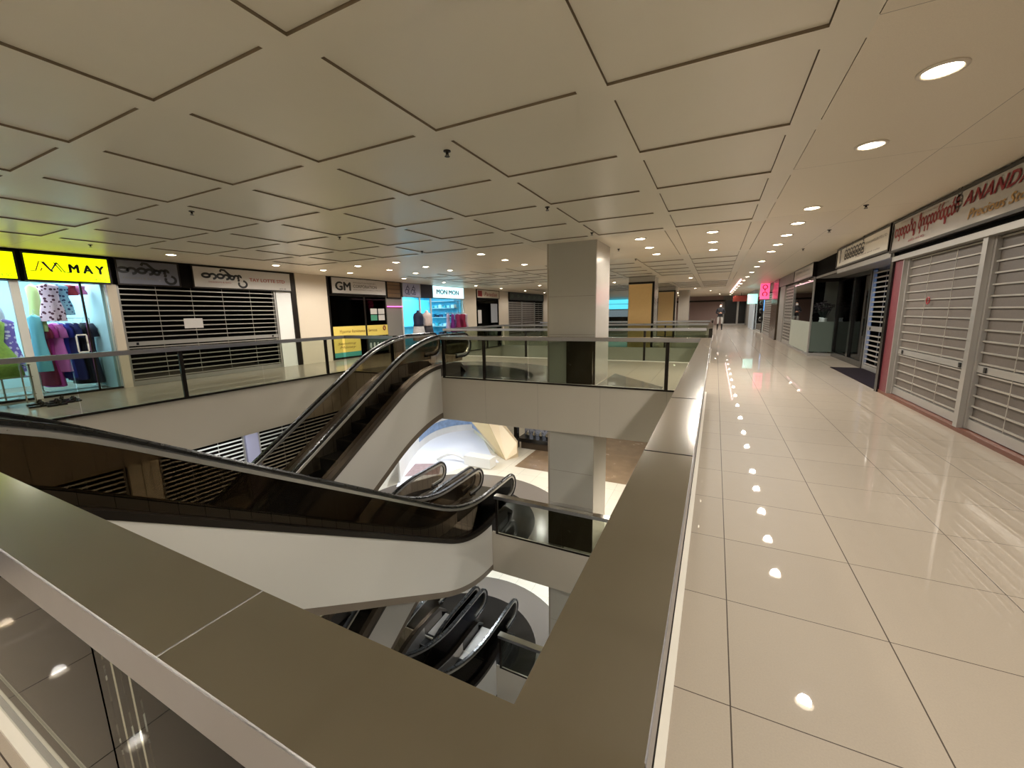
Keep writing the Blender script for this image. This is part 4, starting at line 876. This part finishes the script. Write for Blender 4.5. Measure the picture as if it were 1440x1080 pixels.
# further shops
grille('narrow closed shutter past the glass showcase', 18.4, 20.5, 0, 2.3, XE+.08, 'E', pitch=.12, bar=.04, lockz=.95, panel=M['slatpanel'])
wallE(18.35, 24.2, 2.35, CH+.01, M['wallgrey']); wallE(20.55, 22.0, 0, 2.35, M['wallgrey'], xf=XE+.04, d=.3); wallE(22.0, 24.2, 0, 2.35, M['brown'], xf=XE-.04, d=.3)
struct('wall_east', MB().box(XE-.02, XE+.2, 22.2, 23.9, 2.35, CH), M['brown'])
grille('closed brown shutter beyond the dark panel, with pale mid rail', 24.25, 28.2, 0, 2.35, XE+.06, 'E', pitch=.12, bar=.03, lockz=1.0, panel=M['slatpanel']); wallE(24.2, 28.3, 2.35, CH+.01, mk('brown_header', (96, 66, 50), rough=.4))
room(18.3, 28.4, 0, CH, 1.2, M['darkwall'], xf=XE+.3, side=-1)
wallE(28.3, 33.6, 0, CH, M['white'], d=.2, xf=XE+.1)
sw = thing('shop_window', 'distant bright shop window with round dark goods on shelves, past the brown shutter', 'shop window', (XE, 28.4, 0))
MB().box(XE-.02, XE, 28.4, 33.4, .1, 2.2).build('glass_panel', M['glass_shop'], sw); MB().box(XE+.06, XE+.09, 28.4, 31.0, 1.3, 2.3).build('lit_panel', M['blueglow'], sw); MB().box(XE-.05, XE, 28.3, 28.42, 0, 2.6).box(XE-.05, XE, 33.4, 33.5, 0, 2.3).build('frame', M['blackp'], sw)
for z in (.8, 1.3, 1.8): MB().ball((XE-.0, 29.4, z), .12, .3, .16).build('display_goods', M['black'], sw, smooth=True)
nb = thing('projecting_sign', 'pink glowing upright projecting sign on the right side of the corridor', 'sign', (2.05, 24.6, 1.95))
MB().box(1.98, 2.38, 24.6, 24.72, 1.9, 2.68).build('lit_box', mat('pink_lit', (255, 120, 150), .3, emit=(255, 70, 120), estr=1.6), nb); MB().box(1.95, 2.41, 24.58, 24.74, 1.87, 1.9).box(2.38, 2.5, 24.63, 24.69, 2.2, 2.26).build('bracket', M['dark_steel'], nb)
strokes([arc(.2, .6, .1, .1, 0, 360), arc(.2, .25, .1, .1, -60, 240), [(.2, .4), (.2, .48)]], .04, (1.98, 24.6, 1.9), 'S', redink, nb, 'glyph')
nb = thing('projecting_sign', 'pale mint glowing projecting sign farther down the corridor', 'sign', (1.6, 30, 1.9))
MB().box(1.75, 2.3, 30.0, 30.1, 1.75, 2.35).build('lit_box', mat('mint_lit', (180, 230, 215), .3, emit=(150, 225, 205), estr=.9), nb); MB().box(2.3, 2.6, 30.03, 30.07, 2.0, 2.06).build('bracket', M['dark_steel'], nb)
tag(MB().box(.90, .94, 21.0, 36.0, CH-.05, CH-.01).build('strip_light', mat('strip_lit', (255, 220, 225), .4, emit=(255, 205, 215), estr=3.0)), 'long pinkish white strip light running along the distant corridor ceiling', 'ceiling light')
# far end
struct('wall_north', MB().box(-14.6, 6.2, 45.8, 46.0, -11, CH), M['darkwall'])
struct('wall_north', MB().box(-9, .6, 44.6, 44.8, 0, CH), mk('mauve_wall', (146, 120, 112), rough=.5)); struct('wall_north', MB().box(-9, .8, 44.55, 44.6, 2.2, 2.35), M['dark_steel'])
fd = thing('entrance_door', 'black glass entrance doors at the far end of the corridor', 'door', (1.5, 44.5, 0))
MB().box(.75, 1.75, 44.5, 44.54, .1, 2.3).build('glass_panel', M['blackp'], fd); MB().box(1.95, 2.6, 44.5, 44.54, .1, 2.3).build('glass_panel', M['blackp'], fd); MB().box(.6, 2.8, 44.48, 44.5, 0, .1).box(1.78, 1.92, 44.46, 44.54, .1, 2.4).build('frame', M['alu'], fd)
struct('wall_north', MB().box(.6, 6.2, 44.55, 44.7, 0, CH), M['wallgrey'])
hb = tag(MB().box(1.2, 2.35, 38.0, 38.1, 2.05, 2.5).build('hanging_sign', mk('brick_red_sign', (168, 66, 50), rough=.5)), 'brick red hanging sign board near the far end of the corridor', 'sign')
MB().box(1.75, 1.78, 38.03, 38.07, 2.5, CH).build('hanger', M['dark_steel'], hb)
wallE(33.6, 37.5, 0, CH, mk('pale_blue_wall', (186, 196, 204), rough=.3), xf=2.35, d=.3); wallE(37.5, 44.5, 0, CH, M['wallgrey'], xf=2.5, d=.3)
# ================================================================= LOWER STOREY SHOPS
z1 = -FL
wallW(Y0, 12.2, z1+1.98, z1+FL-.98, M['wall'], d=.2); 
wallW(3.78, 4.32, z1, z1+1.98, M['wall'], d=.2, xf=XW+.04); wallW(6.28, 6.62, z1, z1+1.98, mk('lavender_post', (150, 146, 164), rough=.4), d=.2, xf=XW+.03)
for a, b, nm in ((-3, -.1, 'out of frame to the left'), (0, 3.75, 'left of the beige column'), (4.35, 6.26, 'right of the beige column'), (6.64, 9.6, 'right of the lavender post'), (9.65, 12.2, 'farthest along')):
    grille('closed open-bar shutter one storey down, %s' % nm, a, b, z1, z1+1.98, XW-.04, pitch=.11, bar=.034, barm=mk('pale_bar', (196, 190, 182), rough=.4))
struct('wall_west', MB().box(XW-.9, XW-.8, Y0, 12.2, z1, z1+FL), M['darkwall'])
# bright boutique in the far left corner one storey down
plat = [(-8.2, 8.6), (-9.7, 11.0), (-10.8, 13.2), (-10.4, 14.9), (-9.6, 15.2), (-8.6, 14.2), (-7.0, 12.2), (-6.35, 11.6), (-7.1, 10.95)]
struct('floor', MB().prism(plat, 'z', z1+.0, z1+.02), mk('white_glossy_floor', (236, 238, 244), rough=.15))
def ribbon(pts, z0, z1_, th, m, name, par, off=0):
    mb = MB()
    for a, b in zip(pts, pts[1:]):
        d = (Vector(b)-Vector(a)).normalized(); n = Vector((-d.y, d.x)); a = (a[0]+n.x*off, a[1]+n.y*off); b = (b[0]+n.x*off, b[1]+n.y*off); n = n*th
        mb.prism([a, b, (b[0]+n.x, b[1]+n.y), (a[0]+n.x, a[1]+n.y)], 'z', z0, z1_)
    return mb.build(name, m, par)
def qc(p0, p1, p2, n=12): return [((1-t)**2*p0[0]+2*t*(1-t)*p1[0]+t*t*p2[0], (1-t)**2*p0[1]+2*t*(1-t)*p1[1]+t*t*p2[1]) for t in [i/n for i in range(n+1)]]
t = thing('curved_screen', 'curved white glowing screen wall with blue graphics in the boutique one storey down', 'screen', (-9.5, 14.0, z1+.02))
arcp = qc((-8.3, 8.9), (-11.4, 13.6), (-9.2, 14.6))
ribbon(arcp, z1+.02, z1+.75, .05, M['white'], 'panel', t); ribbon(arcp, z1+.75, z1+.80, .07, mat('white_cove', (255, 255, 255), .4, emit=(220, 230, 255), estr=1.6), 'cove_light', t)
ribbon(arcp[4:], z1+.30, z1+.62, .09, mk('blue_print', (150, 176, 212), rough=.4, noise=.6, nscale=6), 'blue_graphic', t, off=-.02); ar2 = qc((-9.0, 14.3), (-7.6, 13.2), (-6.9, 12.3)); ribbon(ar2, z1+.02, z1+.5, .04, mk('pale_yellow_panel', (226, 222, 190), rough=.4), 'panel', t); ribbon([(a[0]-.06, a[1]-.06) for a in ar2], z1+.25, z1+.45, .03, mk('blue_print', (120, 160, 205), rough=.4, noise=.6, nscale=6), 'blue_graphic', t)
t = thing('arched_counter', 'low white arched counter beside the escalator handrails one storey down', 'counter', (-7.8, 10.9, z1+.02))
MB().tube([(-8.4+1.3*i/12, 10.9+.1*i/12, z1+.05+.28*math.sin(PI*i/12)) for i in range(13)], .05, 8).build('arch', M['white'], t, smooth=True); MB().box(-7.3, -6.3, 10.9, 11.3, z1+.02, z1+.35).build('counter_block', M['white'], t)
t = thing('rug', 'dusty pink and grey rug on the boutique floor one storey down', 'rug', (-8.2, 9.9, z1+.02)); MB().prism([(-8.5, 9.3), (-8.9, 10.3), (-8.1, 10.7), (-7.6, 9.9)], 'z', z1+.021, z1+.03).build('pile', mk('pink_grey_rug', (170, 146, 146), rough=.9, noise=.5, nscale=8), t)
L = bpy.data.lights.new('boutique_light', 'AREA'); L.energy = 24; L.color = (.88, .93, 1); L.size = 2.6; o = bpy.data.objects.new('boutique_light', L); C.objects.link(o); o.location = (-8.9, 11.8, -1.06)
t = thing('light_panel', 'white ceiling light panel over the boutique one storey down', 'ceiling light', (-8.9, 11.8, -1.0)); MB().box(-10.2, -7.6, 10.5, 13.1, -1.02, -.985).build('diffuser', mat('panel_lit', (255, 255, 255), .4, emit=(225, 235, 255), estr=1.5), t); MB().box(-10.25, -10.2, 10.45, 13.15, -1.03, -.98).box(-7.6, -7.55, 10.45, 13.15, -1.03, -.98).build('frame', M['alu'], t)
struct('wall_north', MB().box(-11.3, -9.3, 16.6, 16.8, z1, -.98), mk('black_marble_wall', (44, 38, 32), rough=.2, noise=.5, nscale=4))
struct('wall_north', MB().box(-9.3, 6.2, 16.6, 16.8, z1, -.98), M['wall']); struct('wall_west', MB().box(-11.5, -11.3, 12.2, 16.6, z1, -.98), M['wall'])
fb = thing('folded_pillar', 'leaning folded pillar in two tones of beige one storey down, left of the grey column', 'pillar', (-6.3, 12.0, z1))
MB().add([(-8.3, 12.6, z1+1.3), (-7.2, 12.3, z1+1.3), (-6.25, 11.9, z1), (-6.7, 12.2, z1), (-8.1, 12.9, z1+1.3), (-7.1, 12.7, z1+1.3), (-6.2, 12.2, z1), (-6.6, 12.4, z1)], [(0, 1, 2, 3), (4, 7, 6, 5), (0, 4, 5, 1), (3, 2, 6, 7), (0, 3, 7, 4), (1, 5, 6, 2)]).build('tan_facet', mk('fin_tan', (190, 170, 128), rough=.4), fb)
MB().add([(-7.19, 12.3, z1+1.3), (-6.9, 12.55, z1+1.25), (-6.0, 12.3, z1+.55), (-5.95, 12.2, z1+.2), (-6.24, 11.9, z1), (-7.0, 12.8, z1+1.3), (-6.1, 12.6, z1+.5), (-6.0, 12.4, z1)], [(0, 4, 3, 2, 1), (0, 1, 5), (1, 2, 6, 5), (2, 3, 7, 6), (3, 4, 7), (0, 5, 7, 4), (5, 6, 7)]).build('cream_facet', mk('fin_cream', (226, 206, 172), rough=.4), fb)
MB().prism([(-8.3, z1+1.3), (-6.9, z1+1.3), (-7.2, -1.0), (-8.9, -1.0)], 'y', 12.4, 12.8).build('upper_shaft', M['fin_tan'], fb)
kt = thing('display_kiosk', 'dark framed display counter with silvery goods, one storey down beside the grey column', 'kiosk', (-5.6, 13.4, z1))
MB().box(-6.55, -6.42, 13.2, 13.4, z1, z1+1.25).build('post', M['blackp'], kt); MB().box(-6.4, -4.6, 13.2, 13.9, z1+.28, z1+.42).build('counter_top', M['blackp'], kt); MB().box(-6.3, -4.7, 13.3, 13.8, z1, z1+.28).build('base', M['brown'], kt)
MB().box(-6.35, -4.7, 13.75, 13.8, z1+.42, z1+1.1).build('back_panel', mk('silver_goods', (176, 178, 190), rough=.3, metal=.5, noise=.7, nscale=9), kt)
for i in range(6): MB().lathe((-6.1+i*.26, 13.5, z1+.42), [(.05, 0), (.08, .12), (.03, .2), (.04, .24)], 10).build('jar', M['chrome'], kt, smooth=True)
struct('floor', MB().box(-5.7, -1.9, 11.5, 16.6, z1+.001, z1+.006), M['marble'])
# ================================================================= PERSON
def person(loc):
    x, y, z = loc
    bm = bmesh.new(); me = bpy.data.meshes.new('body')
    J = {'pel': (0, 0, .98, .15, .11), 'wai': (0, 0, 1.12, .145, .10), 'che': (0, -.01, 1.34, .175, .12), 'nec0': (0, 0, 1.49, .09, .07), 'nec': (0, 0, 1.55, .055, .055), 'hd0': (0, -.01, 1.62, .075, .09), 'hd': (0, -.01, 1.70, .08, .095), 'hd2': (0, -.01, 1.77, .055, .07)}
    vs = {}; par = {}
    for s, q in ((-1, 'l'), (1, 'r')):
        J['hip'+q] = (s*.09, 0, .93, .10, .10); J['kne'+q] = (s*.12, -.02, .50, .065, .065); J['ank'+q] = (s*.13, .02, .10, .045, .045); J['hee'+q] = (s*.13, -.01, .05, .045, .04); J['toe'+q] = (s*.15, -.14, .035, .04, .03)
        J['sho'+q] = (s*.17, 0, 1.43, .075, .07); J['elb'+q] = (s*.25, .03, 1.14, .055, .055); J['wri'+q] = (s*.08, -.22, 1.12, .035, .035); J['han'+q] = (s*.02, -.26, 1.15, .035, .025)
    E = [('pel', 'wai'), ('wai', 'che'), ('che', 'nec0'), ('nec0', 'nec'), ('nec', 'hd0'), ('hd0', 'hd'), ('hd', 'hd2')]
    for q in 'lr': E += [('pel', 'hip'+q), ('hip'+q, 'kne'+q), ('kne'+q, 'ank'+q), ('ank'+q, 'hee'+q), ('hee'+q, 'toe'+q), ('che', 'sho'+q), ('sho'+q, 'elb'+q), ('elb'+q, 'wri'+q), ('wri'+q, 'han'+q)]
    # fingers
    F = []
    for s, q in ((-1, 'l'), (1, 'r')):
        for i in range(4): J['f%d%s' % (i, q)] = (s*.0-s*.03, -.275-.004*i, 1.17-.017*i, .009, .009); J['g%d%s' % (i, q)] = (-s*.065, -.268, 1.17-.018*i, .008, .008); E += [('han'+q, 'f%d%s' % (i, q)), ('f%d%s' % (i, q), 'g%d%s' % (i, q))]
        J['t'+q] = (s*.0, -.25, 1.20, .010, .010); E += [('han'+q, 't'+q)]
    names = list(J); me.from_pydata([J[n][:3] for n in names], [(names.index(a), names.index(b)) for a, b in E], [])
    o = bpy.data.objects.new('body', me); C.objects.link(o)
    sk = o.modifiers.new('skin', 'SKIN'); sk.use_smooth_shade = True; sk.branch_smoothing = .3
    for i, n in enumerate(names): me.skin_vertices[0].data[i].radius = J[n][3:]; me.skin_vertices[0].data[i].use_root = (n == 'pel')
    o.modifiers.new('sub', 'SUBSURF').levels = 2
    dg = bpy.context.evaluated_depsgraph_get(); dg.update()
    m2 = bpy.data.meshes.new_from_object(o.evaluated_get(dg)); bpy.data.objects.remove(o)
    ms = [mk('skin', (176, 128, 100), rough=.5), mk('black_jacket', (20, 20, 26), rough=.7), mk('pale_trousers', (170, 164, 156), rough=.7), mk('black_boots', (16, 14, 14), rough=.4)]
    m2.materials.clear()
    for m in ms: m2.materials.append(m)
    for p in m2.polygons:
        c = p.center; p.use_smooth = True
        p.material_index = 0 if (c.z > 1.53 or (c.y < -.235 and c.z > 1)) else 1 if c.z > .88 else 2 if c.z > .42 else 3
    k_ = 1.04
    m2.transform(Matrix.Translation(Vector(loc))@Matrix.Scale(k_, 4))
    b = bpy.data.objects.new('person', m2); C.objects.link(b)
    tag(b, 'person in a black jacket, pale trousers and black boots standing far down the corridor', 'person')
    h = MB(); h.ball((x, y+.005, z+1.765*k_), .088, .105, .085, 14).ball((x, y+.05, z+1.68*k_), .078, .06, .12, 12); h.build('hair', M['black'], b, smooth=True)
    e = MB()
    for s in (-1, 1): e.ball((x+s*.03, y-.105, z+1.69*k_), .012, .008, .008, 8)
    e.build('eye', M['black'], b, smooth=True)
    MB().add([(x-.012, y-.1, z+1.655*k_), (x+.012, y-.1, z+1.655*k_), (x, y-.125, z+1.655*k_), (x, y-.1, z+1.69*k_)], [(0, 1, 2), (0, 2, 3), (1, 3, 2), (0, 3, 1)]).build('nose', ms[0], b)
    MB().prism([(x-.055, z+1.55*k_), (x+.055, z+1.55*k_), (x+.065, z+1.665*k_), (x-.065, z+1.665*k_)], 'y', y-.118, y-.09).build('face_mask', M['white'], b)
    return b
person((.30, 32.8, 0))
